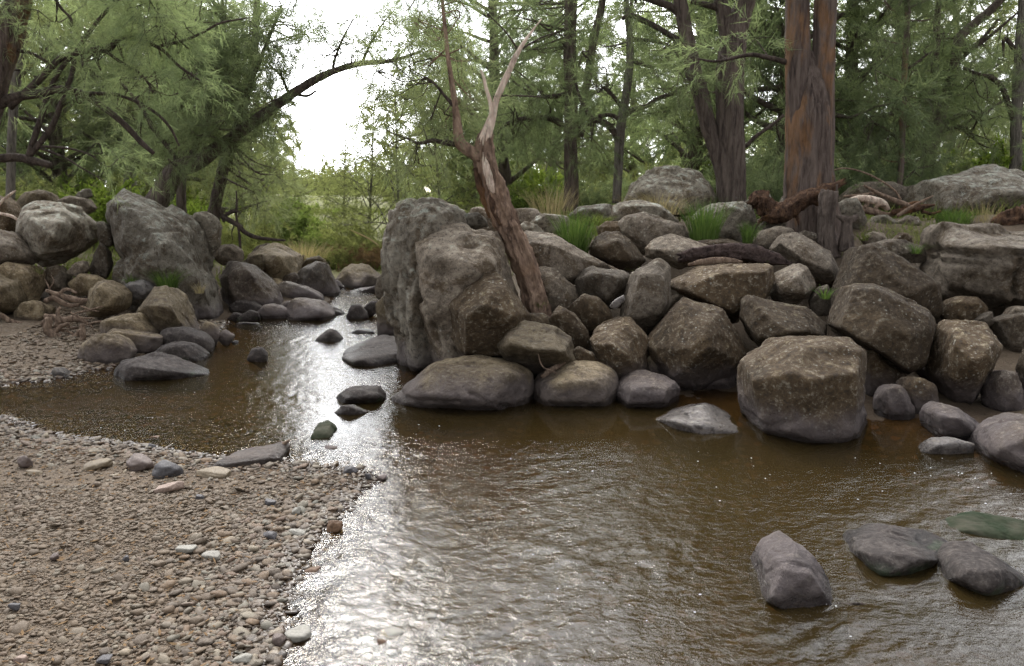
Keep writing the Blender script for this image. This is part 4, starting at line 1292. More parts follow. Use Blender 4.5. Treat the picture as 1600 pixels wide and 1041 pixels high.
def plumes(base, dirs, length, n, nl, nw, rng, droop=0.3, spread=0.5):
    """drooping sprays of needle-like branchlets; returns vertices, triangles, material index (1 = the twig)"""
    N = len(base)
    t = rng.rand(N, n) ** 0.8
    L = length[:, None]
    s = base[:, None, :] + dirs[:, None, :] * (L * t)[..., None] + rng.normal(size=(N, n, 3)) * 0.02
    s[..., 2] -= droop * L * t * t
    nd = dirs[:, None, :] * 0.9 + rng.normal(size=(N, n, 3)) * spread
    nd[..., 2] -= 0.30
    nd = unit(nd)
    l = nl * (0.6 + 0.7 * rng.rand(N, n))[..., None]
    side = unit(np.cross(nd, rng.normal(size=(N, n, 3)))) * (nw * 0.5)
    V = np.stack([s - side, s + side, s + nd * l], 2).reshape(-1, 3)
    e = base + dirs * length[:, None]
    e[:, 2] -= droop * length
    sd = unit(np.cross(dirs, np.array([0.3, 0.2, 1.0]))) * max(0.004, nw * 0.45)
    T = np.stack([base - sd, base + sd, e], 1).reshape(-1, 3)
    V = np.vstack([V, T])
    F = np.arange(len(V), dtype=np.int32).reshape(-1, 3)
    mi = np.zeros(len(F), np.int32)
    mi[N * n:] = 1
    return V, F, mi


def arc(a, d, L, r0, r1, rng, k=5, lift=0.0, wob=0.12):
    """rows of a branch that leaves a in direction d"""
    rows = []
    p = np.array(a, float)
    d = np.array(d, float)
    for i in range(k + 1):
        f = i / k
        rows.append(np.append(p, r0 + (r1 - r0) * f))
        d = unit(d + rng.normal(size=3) * wob + np.array([0, 0, lift]))
        p = p + d * (L / k)
    return np.array(rows)


def make_tree_meshes(name, seed, h, r0, cb, cr, nb, bark, leaf, nl=0.24, nw=0.012, npl=46, lean=0.05, up=0.35, sp=0.24, lowcut=0.0):
    rng = np.random.RandomState(seed)
    rows = []
    p = np.zeros(3)
    p[2] = -0.35
    d = unit(np.array([rng.normal() * lean, rng.normal() * lean, 1.0]))
    K = 9
    for i in range(K + 1):
        f = i / K
        rows.append(np.append(p, r0 * (1 - 0.86 * f) * (1.25 if i == 0 else 1)))
        d = unit(d + np.array([rng.normal() * 0.05, rng.normal() * 0.05, 0.12]))
        p = p + d * (h + 0.35) / K
    rows = np.array(rows)
    wood = [tube(rows, 12, 3, 0.10, 3.0, seed=seed, flutes=0.10)]
    c = catmull(rows, 6)
    bs, ds, ls = [], [], []
    for b in range(nb):
        f = cb + (0.985 - cb) * ((b + rng.rand()) / nb)
        q = c[min(int(f * (len(c) - 1)), len(c) - 1)]
        az = b * 2.4 + rng.rand() * 1.2
        L = cr * (0.25 + 0.85 * (1 - ((f - cb) / (1 - cb)) ** 1.5)) * (0.65 + 0.55 * rng.rand())
        el = up + 0.35 * rng.rand() + 0.5 * max(0, f - 0.7)
        dd = np.array([math.cos(az) * math.cos(el), math.sin(az) * math.cos(el), math.sin(el)])
        rb = max(0.010, q[3] * 0.42)
        br = arc(q[:3], dd, L, rb, 0.006, rng, 5, -0.03, 0.16)
        wood.append(tube(br, 6, 2))
        cb_ = catmull(br, 5)
        nt_ = max(3, int(L / sp))
        for k in range(nt_):
            g = 0.28 + 0.72 * (k + rng.rand()) / nt_
            o = cb_[min(int(g * (len(cb_) - 1)), len(cb_) - 1)][:3]
            sdir = unit(unit(dd + rng.normal(size=3) * 0.75) + np.array([0, 0, 0.15]))
            sl = L * 0.28 * (0.4 + rng.rand()) * (1.15 - 0.5 * g)
            if sl > 0.35:
                tw = arc(o, sdir, sl, 0.007, 0.004, rng, 3, 0.0, 0.2)
                wood.append(tube(tw, 4, 1))
                for z in tw[1:]:
                    bs.append(z[:3])
                    ds.append(unit(sdir + rng.normal(size=3) * 0.6))
                    ls.append(0.34 + 0.3 * rng.rand())
            bs.append(o)
            ds.append(unit(sdir + rng.normal(size=3) * 0.5))
            ls.append(0.34 + 0.32 * rng.rand())
    V, F = join(wood)
    tr = tri_mesh(name + "_trunk", V, F, bark)
    V, F, mi = plumes(np.array(bs), np.array(ds), np.array(ls), npl, nl, nw, rng)
    cw = tri_mesh(name + "_crown", V, F, smooth=False, mats=[leaf, M["twig"]], mi=mi)
    return tr, cw


def plant_tree(name, label, cat, meshes, loc, rz, sc_, group=None):
    r = thing(name, label, cat, loc, group)
    r.rotation_euler = (0, 0, rz)
    r.scale = (sc_, sc_, sc_) if not isinstance(sc_, tuple) else sc_
    link("trunk", meshes[0], parent=r)
    link("crown", meshes[1], parent=r)
    return r


def hero_tree(name, label, cat, Y, base_uv, limbs, clusters, leaf, seed, nl=0.2, nw=0.007, npl=34, twig_r=0.011, group=None, dens=0.75):
    """limbs: (part name, material, rows in photo pixels, tube options); clusters: (u, v, extra distance, radius m, sprays)"""
    rng = np.random.RandomState(seed)
    b = P(base_uv[0], base_uv[1], Y)
    root = thing(name, label, cat, b, group)
    pts, own, bodies = [], [], []
    for i, (part, mat, rows, opt) in enumerate(limbs):
        q = pxtube(rows, Y)
        q[:, :3] -= b
        bodies.append([tube(q, **opt)])
        pts.append(catmull(q, 8))
        own += [i] * len(pts[-1])
    pts = np.vstack(pts)
    if clusters:
        bs, ds, ls = [], [], []
        for (u, v, dY, R, n) in clusters:
            if v < -120 and rng.rand() < .6:
                continue
            c = P(u, v, Y + dY) - b
            dd = np.linalg.norm(pts[:, :3] - c, axis=1)
            k = int(np.argmin(dd + rng.rand(len(dd)) * 0.3))
            a = pts[k]
            mid = (a[:3] + c) / 2 + rng.normal(size=3) * 0.08 + np.array([0, 0, -0.06])
            r1 = min(a[3] * 0.6, twig_r * (1 + 0.7 * dd[k]))
            wood = bodies[own[k]]
            wood.append(tube(np.array([np.append(a[:3], r1), np.append(mid, r1 * 0.7), np.append(c, 0.006)]), 5, 4))
            n = int(n * dens)
            for j in range(n):
                o = unit(rng.normal(size=3)) * R * rng.rand() ** 0.5
                if j % 4 == 0:
                    wood.append(tube(np.array([np.append(c, 0.005), np.append(c + o * 0.6 + rng.normal(size=3) * 0.04, 0.004), np.append(c + o, 0.003)]), 4, 1))
                bs.append(c + o)
                ds.append(unit(unit(o + 1e-6) + rng.normal(size=3) * 0.5 + np.array([0, 0, 0.1])))
                ls.append(0.22 + 0.22 * rng.rand())
        V, F, mi = plumes(np.array(bs), np.array(ds), np.array(ls), npl, nl, nw, rng)
        link("crown", tri_mesh("crown", V, F, smooth=False, mats=[leaf, M["twig"]], mi=mi), parent=root)
    for (part, mat, rows, opt), bd in zip(limbs, bodies):
        V, F = join(bd)
        link(part, tri_mesh(part, V, F, mat), parent=root)
    return root


def zone_clusters(rng, u0, u1, v0, v1, n, dY=(-.6, .8), R=(.25, .5), k=14):
    return [(rng.uniform(u0, u1), rng.uniform(v0, v1), rng.uniform(*dY), rng.uniform(*R), k) for _ in range(n)]


# ------------------------------------------------------------------ trees close by
rg = np.random.RandomState(21)
big = dict(n=44, per=8, rough=0.05, rscale=3.0, flutes=0.14)
hero_tree("river_oak", "massive twin trunk rising side by side behind the rotten log", "tree", 9.7, (1268, 372), [
    ("trunk", M["bark_big"], [(1276, 385, 44), (1272, 355, 40), (1266, 310, 36), (1265, 250, 33), (1265, 190, 31), (1265, 145, 24), (1265, 110, 14), (1265, 80, 5)], dict(big, seed=3, flutes=0.22)),
    ("trunk", M["bark_big"], [(1249, 330, 19), (1247, 200, 18), (1247, 120, 18), (1247, 50, 17), (1246, -20, 16), (1242, -300, 15), (1240, -700, 12)], dict(big, seed=5)),
    ("trunk", M["bark_big"], [(1282, 330, 19), (1284, 200, 17), (1285, 120, 17), (1288, 50, 16), (1290, -20, 15.5), (1300, -300, 15), (1320, -700, 10)], dict(big, seed=8)),
    ("limb", M["twig"], [(1232, 98, 4), (1200, 90, 3.5), (1170, 86, 3), (1120, 96, 2), (1090, 92, 1.2)], dict(n=8))],
    [(1180, 60, .3, .4, 16), (1120, 80, .3, .35, 14), (1250, -150, 0, .8, 60), (1180, -250, .5, .9, 60), (1360, -230, .4, .9, 60), (1280, -420, 0, 1.0, 70), (1150, -420, -.6, .9, 60), (1400, -420, 1, .9, 60), (1270, -620, 0, 1.1, 80)],
    M["needle"], 11)

hero_tree("river_oak", "dark forked tree with a leaning left stem beside the big pale dome boulder", "tree", 12.3, (1142, 330), [
    ("trunk", M["bark"], [(1143, 336, 25), (1142, 290, 22), (1140, 220, 21), (1140, 160, 20), (1142, 100, 20), (1148, 60, 17), (1158, 20, 15), (1168, -30, 14), (1185, -260, 10)], dict(big, seed=12)),
    ("trunk", M["bark"], [(1143, 100, 13), (1138, 60, 12), (1131, 20, 11), (1124, -20, 10), (1105, -230, 7)], dict(big, seed=13, n=24)),
    ("trunk", M["bark"], [(1136, 300, 12), (1122, 245, 12), (1106, 195, 12), (1095, 150, 12), (1083, 110, 12), (1076, 70, 11), (1066, 20, 10), (1060, -20, 9), (1040, -200, 6)], dict(big, seed=14, n=24)),
    ("limb", M["twig"], [(1068, 28, 6), (1050, 12, 5.5), (1030, 4, 5), (1005, -4, 4), (980, -20, 3)], dict(n=10)),
    ("limb", M["twig"], [(1076, 70, 5), (1055, 60, 4.5), (1030, 45, 4), (1005, 32, 4), (985, 24, 3.5), (972, 30, 2.5)], dict(n=10)),
    ("limb", M["twig"], [(1128, 14, 5), (1105, 8, 4.5), (1080, 2, 3.5)], dict(n=8)),
    ("limb", M["twig"], [(1165, 230, 3), (1180, 214, 3), (1200, 200, 2.5), (1225, 180, 2)], dict(n=8))],
    zone_clusters(rg, 1040, 1110, 60, 150, 7, k=16) + zone_clusters(rg, 960, 1040, -20, 40, 5, k=14) + zone_clusters(rg, 1020, 1260, -330, -60, 26, (-1, 1.5), (.5, .9), 26)
    + [(1215, 195, .5, .3, 14), (1225, 230, .8, .4, 16)],
    M["needle"], 12)

hero_tree("river_oak", "slender crooked young tree with many bare curved boughs, left of the big pale dome boulder", "tree", 13.6, (963, 312), [
    ("trunk", M["bark_pale"], [(963, 318, 7), (966, 270, 7), (968, 220, 7.5), (972, 185, 7), (978, 150, 6.5), (984, 100, 6), (984, 60, 5), (980, 20, 4.5), (977, -30, 4), (970, -160, 2.5)], dict(n=14, rough=.06)),
    ("limb", M["twig"], [(968, 222, 6), (955, 200, 5), (940, 190, 5), (925, 186, 4.5), (915, 170, 3.5), (905, 150, 2.5), (900, 130, 2)], dict(n=8)),
    ("limb", M["twig"], [(972, 185, 4), (990, 172, 4), (1010, 166, 3.5), (1030, 153, 3), (1060, 146, 2.5), (1100, 144, 2), (1130, 146, 1.5)], dict(n=8)),
    ("limb", M["twig"], [(974, 172, 3.5), (962, 155, 3), (950, 142, 3), (940, 135, 2.2)], dict(n=8)),
    ("limb", M["twig"], [(984, 60, 3), (1000, 62, 2.8), (1030, 66, 2.4), (1050, 75, 2), (1060, 88, 1.4)], dict(n=8)),
    ("limb", M["twig"], [(985, 95, 3), (1000, 100, 2.4), (1022, 106, 2)], dict(n=8)),
    ("limb", M["twig"], [(972, 190, 3.5), (955, 180, 3), (935, 182, 3)], dict(n=8))],
    zone_clusters(rg, 900, 960, 110, 220, 9, k=14) + zone_clusters(rg, 1000, 1100, 110, 160, 5, k=12) + zone_clusters(rg, 930, 1040, 60, 120, 6, k=10) + zone_clusters(rg, 930, 1020, -160, 10, 12, k=18),
    M["needle"], 13)

hero_tree("river_oak", "dark straight tree just left of the slender crooked young tree", "tree", 15.0, (892, 325), [
    ("trunk", M["bark"], [(892, 330, 13), (893, 290, 11), (891, 220, 10), (893, 150, 10), (890, 80, 9.5), (892, 20, 9), (890, -30, 9), (888, -330, 5)], dict(n=18, rough=.08)),
    ("trunk", M["bark"], [(906, 215, 6), (914, 150, 6), (922, 100, 6.5), (928, 60, 6), (938, 20, 5.5), (944, -30, 5), (960, -230, 3)], dict(n=14, rough=.08)),
    ("limb", M["twig"], [(893, 205, 5), (870, 190, 4.5), (850, 184, 4), (820, 185, 3.5), (790, 195, 2.5), (750, 230, 2)], dict(n=8)),
    ("limb", M["twig"], [(893, 195, 4), (915, 186, 4), (930, 186, 3.5)], dict(n=8)),
    ("limb", M["twig"], [(891, 145, 4), (870, 150, 3.5), (840, 152, 3)], dict(n=8))],
    zone_clusters(rg, 780, 930, 20, 250, 46, (-1.2, 1.2), (.3, .6), 18) + zone_clusters(rg, 760, 960, -230, 20, 20, (-1.5, 1.5), (.5, .8), 18),
    M["needle"], 14)

hero_tree("broken_tree", "leaning half-dead tree with a split trunk and bleached broken forks", "tree", 7.55, (838, 488), [
    ("trunk", M["bark_dead"], [(842, 500, 20), (836, 470, 17), (828, 435, 16.5), (816, 400, 17), (800, 362, 18), (784, 325, 17), (771, 290, 15.5), (759, 255, 15), (757, 228, 12), (761, 203, 7)], dict(n=56, per=12, rough=.22, rscale=9, flutes=.45, seed=4)),
    ("broken_top", M["bare"], [(752, 250, 10), (757, 222, 10), (765, 196, 8), (770, 180, 6), (775, 158, 5), (786, 132, 5), (797, 108, 4.6), (806, 88, 4.2), (818, 68, 3), (832, 48, 1.6), (846, 30, .8)], dict(n=12, rough=.08, rscale=9, seed=6)),
    ("broken_top", M["bare"], [(769, 182, 4), (766, 160, 3.4), (760, 140, 3), (756, 122, 2.6), (752, 110, 2)], dict(n=10, seed=7)),
    ("hollow", M["rot"], [(766, 304, 1.5, -.085), (769, 318, 4.5, -.095), (774, 334, 4.5, -.095), (782, 352, 2, -.10)], dict(n=12, rough=.3, rscale=20, seed=19)),  # raised dark lens: the shade inside a trunk hole, put in as colour
    ("bare_wood", M["bare"], [(757, 238, 3, -.06), (760, 262, 6, -.075), (766, 286, 6.5, -.075), (772, 302, 3, -.075)], dict(n=12, rough=.2, rscale=16, seed=20)),
    ("bark_strip", M["rot"], [(746, 262, 7), (750, 285, 8), (757, 310, 7), (768, 340, 5)], dict(n=10, rough=.3, rscale=14, seed=9)),
    ("limb", M["bark_dead"], [(752, 246, 13), (740, 240, 10), (728, 232, 9), (718, 222, 9), (715, 200, 7), (712, 170, 5.2), (706, 130, 4), (700, 90, 3.4), (696, 50, 3), (692, 10, 2.6), (686, -60, 2)], dict(n=16, rough=.12, rscale=9, seed=10)),
    ("limb", M["twig"], [(722, 226, 5), (700, 224, 4), (675, 220, 3.4), (655, 224, 2.6), (635, 216, 1.6)], dict(n=8)),
    ("limb", M["twig"], [(712, 170, 3), (695, 150, 2.4), (680, 132, 2), (664, 120, 1.4)], dict(n=8)),
    ("limb", M["twig"], [(770, 152, 1.8), (785, 150, 1.4), (815, 150, 1.2), (850, 152, .8)], dict(n=6)),
    ("limb", M["twig"], [(810, 80, 1.6), (840, 62, 1.2), (875, 48, .8)], dict(n=6)),
    ("limb", M["twig"], [(812, 82, 1.6), (790, 50, 1.2), (760, 20, .8)], dict(n=6))],
    zone_clusters(rg, 630, 720, 10, 90, 8, (0, .6), (.15, .28), 10) + zone_clusters(rg, 655, 735, 90, 190, 9, (.1, .7), (.15, .26), 10)
    + zone_clusters(rg, 600, 700, 190, 260, 7, (0, .4), (.10, .2), 8) + zone_clusters(rg, 585, 660, 90, 160, 6, (0, .5), (.12, .2), 8)
    + zone_clusters(rg, 660, 720, -120, 0, 6, (0, .5), (.2, .3), 12),
    M["needle2"], 15, nl=0.15, nw=0.0048, npl=44, twig_r=0.006)

# the leaning tree that arches over the creek from the left
hero_tree("river_oak", "leaning tree arching over the creek from behind the hugest left boulder", "tree", 13.2, (250, 318), [
    ("trunk", M["bark"], [(236, 330, 18.48), (250, 308, 16.80), (262, 285, 15.96), (276, 266, 14.28), (300, 256, 12.60), (318, 248, 10.92), (335, 235, 10.08), (365, 214, 9.24), (400, 188, 8.40), (430, 166, 7.56), (460, 145, 6.72), (490, 126, 5.88), (520, 112, 5.04), (560, 100, 4.20), (612, 95, 2.94), (660, 80, 1.68)], dict(n=20, per=6, rough=.09, rscale=5, seed=2)),
    ("limb", M["twig"], [(520, 112, 2.52), (524, 90, 2.18), (536, 60, 1.68), (552, 30, 1.18)], dict(n=6)),
    ("limb", M["twig"], [(566, 98, 2.52), (578, 70, 2.02), (596, 40, 1.34), (612, 20, 1.01)], dict(n=6)),
    ("limb", M["twig"], [(460, 147, 2.52), (480, 150, 2.02), (494, 142, 1.34)], dict(n=6)),
    ("limb", M["twig"], [(452, 150, 2.52), (440, 120, 2.18), (424, 105, 1.85)], dict(n=6)),
    ("limb", M["twig"], [(300, 256, 5.88), (306, 225, 5.04), (325, 185, 4.20), (330, 140, 3.36), (345, 90, 2.94), (352, 30, 2.52)], dict(n=8)),
    ("limb", M["twig"], [(365, 214, 4.20), (372, 180, 3.36), (392, 130, 2.94), (420, 60, 2.52), (440, 10, 1.68)], dict(n=8)),
    ("limb", M["twig"], [(285, 262, 4.20), (270, 240, 3.36), (240, 200, 3.36), (215, 160, 2.52), (180, 120, 2.10)], dict(n=8))],
    zone_clusters(rg, 270, 440, 10, 190, 60, (-1, 1.2), (.3, .55), 20) + zone_clusters(rg, 210, 330, 160, 250, 16, (-.8, .8), (.25, .4), 16)
    + zone_clusters(rg, 400, 480, -20, 110, 14, (-.8, .8), (.3, .45), 14) + zone_clusters(rg, 480, 640, 30, 100, 22, (-.5, .5), (.16, .3), 8)
    + zone_clusters(rg, 620, 700, 40, 130, 9, (-.5, .5), (.2, .34), 10) + zone_clusters(rg, 200, 380, -260, -10, 18, (-1.2, 1.2), (.4, .7), 18),
    M["needle"], 16)

# the big trunk in the top left corner whose crooked boughs cross the left of the picture
hero_tree("river_oak", "thick reddish trunk in the top left corner with crooked boughs sweeping right", "tree", 9.6, (-60, 420), [
    ("trunk", M["bark_big"], [(-75, 440, 30), (-55, 320, 26), (-30, 200, 24), (-8, 120, 22), (8, 70, 20), (22, 20, 18), (32, -20, 17), (60, -260, 11)], dict(big, seed=22)),
    ("limb", M["twig"], [(-25, 180, 8.14), (0, 163, 8.14), (25, 152, 7.40), (60, 146, 6.66), (95, 140, 5.92), (125, 146, 5.55), (150, 160, 5.18), (175, 178, 4.81), (200, 200, 4.44), (220, 222, 4.07), (240, 240, 2.96)], dict(n=12, rough=.1, rscale=8)),
    ("limb", M["twig"], [(-45, 244, 6.66), (-10, 248, 6.66), (25, 246, 6.66), (50, 251, 6.29), (70, 256, 5.55), (79, 259, 4.44)], dict(n=12, rough=.1, rscale=8)),
    ("limb", M["twig"], [(44, 246, 4.44), (54, 215, 4.44), (66, 180, 4.07), (76, 145, 3.70), (95, 108, 3.33), (120, 78, 3.33), (140, 50, 2.96), (162, 22, 2.59), (182, 2, 2.22), (200, -30, 1.85)], dict(n=10, rough=.1, rscale=8)),
    ("limb", M["twig"], [(46, 244, 4.07), (70, 214, 4.44), (85, 190, 4.07), (100, 150, 3.70), (112, 118, 3.33), (116, 92, 2.96)], dict(n=10, rough=.1, rscale=8)),
    ("limb", M["twig"], [(15, 168, 5.18), (60, 126, 5.18), (90, 95, 4.81), (115, 84, 4.81), (145, 79, 4.81), (170, 76, 4.81), (182, 64, 4.07), (200, 58, 3.33), (230, 66, 2.96), (256, 80, 2.52), (278, 102, 2.07), (312, 126, 1.33)], dict(n=10, rough=.1, rscale=8)),
    ("limb", M["twig"], [(250, 72, 2.22), (285, 64, 2.07), (315, 52, 1.78), (345, 36, 1.48), (390, 28, 0.89)], dict(n=8)),
    ("limb", M["twig"], [(135, 146, 2.96), (180, 148, 2.66), (215, 160, 2.52), (245, 178, 2.22), (266, 200, 1.92), (280, 228, 1.48)], dict(n=8)),
    ("limb", M["twig"], [(165, 80, 2.52), (190, 98, 2.22), (215, 112, 2.07), (230, 128, 1.63), (240, 146, 1.18)], dict(n=8)),
    ("limb", M["twig"], [(60, 229, 2.22), (100, 231, 1.78), (130, 238, 1.33), (150, 246, 0.89)], dict(n=6)),
    ("limb", M["twig"], [(64, 232, 2.22), (100, 246, 1.63), (130, 264, 1.33), (165, 284, 0.74)], dict(n=6)),
    ("limb", M["twig"], [(22, 78, 2.96), (50, 84, 2.52), (75, 98, 2.22)], dict(n=6)),
    ("limb", M["twig"], [(75, -20, 2.52), (95, 12, 2.22), (110, 28, 2.07), (112, 42, 1.78)], dict(n=6))],
    zone_clusters(rg, 100, 170, 80, 140, 4, (-.4, .4), (.16, .26), 12) + zone_clusters(rg, 170, 310, 40, 150, 16, (-.3, .6), (.16, .3), 10)
    + zone_clusters(rg, -30, 60, -20, 60, 6, (-.4, .4), (.2, .34), 12) + zone_clusters(rg, 60, 330, -60, 50, 22, (-.4, .8), (.22, .4), 14)
    + [(160, 240, .2, .16, 9), (185, 248, .2, .14, 8), (10, 160, .1, .2, 10)] + zone_clusters(rg, -100, 260, -420, -100, 26, (-.8, 1), (.4, .6), 22),
    M["needle"], 17, nl=0.17, nw=0.0058, npl=40, twig_r=0.007)

hero_tree("river_oak", "dark trunk leaning right with bare roots above the upstream rocks", "tree", 14.5, (336, 336), [
    ("trunk", M["bark"], [(332, 345, 11), (337, 318, 9), (343, 290, 9), (350, 260, 9), (360, 235, 9), (368, 210, 8), (384, 150, 7), (396, 90, 6), (402, 0, 5), (410, -160, 3)], dict(n=16, rough=.1, seed=31)),
    ("root", M["bark"], [(338, 318, 5), (346, 332, 3.5), (350, 348, 2)], dict(n=8)),
    ("root", M["bark"], [(334, 322, 5), (326, 336, 3.5), (318, 345, 2)], dict(n=8))],
    zone_clusters(rg, 360, 432, 130, 320, 30, (-1, 1.8), (.3, .5), 13) + zone_clusters(rg, 340, 430, -60, 100, 9, (-1, 1), (.4, .6), 14),
    M["needle2"], 18)

hero_tree("river_oak", "short thick trunk seen under the arch of the leaning tree", "tree", 15.6, (284, 330), [
    ("trunk", M["bark"], [(284, 336, 8), (283, 310, 7), (284, 270, 7), (288, 200, 6.5), (290, 100, 6), (296, -60, 4.5)], dict(n=12, rough=.1, seed=32)),
    ("limb", M["twig"], [(286, 220, 4), (320, 190, 3), (350, 180, 2)], dict(n=6)),
    ("limb", M["twig"], [(289, 160, 4), (250, 130, 3), (220, 120, 2)], dict(n=6))],
    zone_clusters(rg, 170, 390, -60, 180, 20, (-1, 1.5), (.4, .7), 18), M["needle2"], 19)

hero_tree("gum_tree", "thin straight pale trunk at the far left edge", "tree", 13.6, (17, 300), [
    ("trunk", M["bark_pale"], [(16, 312, 7), (17, 280, 6.5), (19, 200, 6.5), (26, 120, 6.5), (36, 60, 6), (44, 0, 5.5), (60, -200, 4)], dict(n=12, rough=.06, seed=33)),
    ("limb", M["twig"], [(24, 130, 3), (60, 90, 2.4), (90, 60, 1.8)], dict(n=6)),
    ("limb", M["twig"], [(34, 70, 3), (10, 40, 2.4), (-20, 20, 1.8)], dict(n=6))],
    zone_clusters(rg, -40, 130, -160, 120, 22, (-1, 1.5), (.35, .6), 15), M["needle3"], 20)

hero_tree("river_oak", "thin straight reddish sapling behind the driftwood heap", "tree", 14.2, (1405, 290), [
    ("trunk", M["bark_big"], [(1404, 305, 4.5), (1408, 260, 4.5), (1410, 200, 4.5), (1413, 120, 4.5), (1417, 40, 4), (1418, -30, 4), (1424, -260, 2)], dict(n=10, seed=34)),
    ("limb", M["twig"], [(1413, 110, 2.4), (1430, 100, 2), (1450, 84, 1.4)], dict(n=6)),
    ("limb", M["twig"], [(1408, 220, 2.4), (1380, 200, 2), (1360, 190, 1.4)], dict(n=6)),
    ("limb", M["twig"], [(1405, 285, 2), (1420, 275, 1.6), (1436, 260, 1.2)], dict(n=6))],
    zone_clusters(rg, 1350, 1470, 170, 260, 16, (-.6, 1.2), (.28, .45), 15) + zone_clusters(rg, 1340, 1480, -220, 160, 34, (-.8, 1.2), (.35, .6), 16), M["needle"], 23)

hero_tree("river_oak", "dark multi-stemmed tree leaning right between the sapling and the right edge", "tree", 17.5, (1448, 262), [
    ("trunk", M["bark"], [(1446, 275, 11), (1450, 245, 11), (1456, 215, 11), (1468, 185, 9), (1476, 155, 8), (1490, 110, 7), (1500, 60, 7), (1525, 35, 6.5), (1548, 15, 6), (1575, -20, 5), (1600, -120, 3)], dict(n=16, rough=.1, seed=35)),
    ("trunk", M["bark"], [(1451, 225, 7), (1452, 190, 7), (1452, 160, 6.5), (1458, 135, 6), (1462, 80, 5), (1466, 0, 4), (1470, -140, 2)], dict(n=12, rough=.1, seed=36)),
    ("limb", M["twig"], [(1462, 205, 5), (1485, 188, 4), (1510, 176, 3.4), (1540, 178, 2)], dict(n=6)),
    ("limb", M["twig"], [(1460, 215, 4), (1480, 202, 3), (1510, 198, 2)], dict(n=6)),
    ("limb", M["twig"], [(1500, 65, 4), (1520, 75, 3), (1550, 54, 2.4), (1590, 20, 1.6)], dict(n=6)),
    ("limb", M["twig"], [(1505, 80, 4), (1530, 66, 3), (1560, 30, 2)], dict(n=6))],
    zone_clusters(rg, 1440, 1580, 90, 250, 32, (-1, 1.5), (.35, .6), 17) + zone_clusters(rg, 1430, 1600, -200, 60, 26, (-1, 1.5), (.4, .7), 18), M["needle"], 24)

hero_tree("river_oak", "grey trunk at the right edge with a bent side bough", "tree", 16.2, (1590, 262), [
    ("trunk", M["bark_pale"], [(1586, 275, 9), (1588, 240, 8.5), (1588, 190, 8), (1592, 120, 8), (1595, 60, 7.5), (1600, -10, 7), (1608, -240, 4)], dict(n=14, rough=.08, seed=37)),
    ("limb", M["twig"], [(1586, 195, 4.5), (1576, 165, 4), (1566, 138, 4), (1550, 122, 3.6), (1530, 117, 3), (1505, 106, 2)], dict(n=8)),
    ("limb", M["twig"], [(1594, 90, 3.4), (1570, 60, 3), (1568, 90, 1.2)], dict(n=6))],
    zone_clusters(rg, 1500, 1580, 100, 170, 8, (-.6, 1), (.25, .4), 14) + zone_clusters(rg, 1560, 1700, -240, 180, 30, (-1, 1.5), (.4, .7), 18), M["needle"], 25)

# ------------------------------------------------------------------ trees farther back: six kinds, copied
KIND = {
    "a": make_tree_meshes("oak_a", 101, 9.0, 0.20, 0.10, 2.5, 60, M["bark"], M["needle"], nl=.30, nw=.017, npl=25),
    "b": make_tree_meshes("oak_b", 102, 9.8, 0.23, 0.16, 2.8, 60, M["bark"], M["needle2"], nl=.30, nw=.017, npl=25),
    "c": make_tree_meshes("oak_c", 103, 7.0, 0.14, 0.08, 2.1, 53, M["bark_pale"], M["needle3"], nl=.28, nw=.016, npl=25),
    "d": make_tree_meshes("oak_d", 104, 3.6, 0.045, 0.08, 1.25, 43, M["bark_pale"], M["needle3"], nl=.22, nw=.011, npl=25),
    "e": make_tree_meshes("oak_e", 105, 10.1, 0.24, 0.22, 3.1, 57, M["bark"], M["needle"], nl=.32, nw=.018, npl=27, up=.15),
    "f": make_tree_meshes("gum_f", 106, 9.4, 0.20, 0.22, 3.0, 43, M["bark_pale"], M["needle3"], nl=.26, nw=.022, npl=27, up=.5),
}
def at_uY(u, Y):
    x = (u - 800.0) / FPX * Y / CT
    return np.array([x, Y, gz(x, Y) - 0.03])


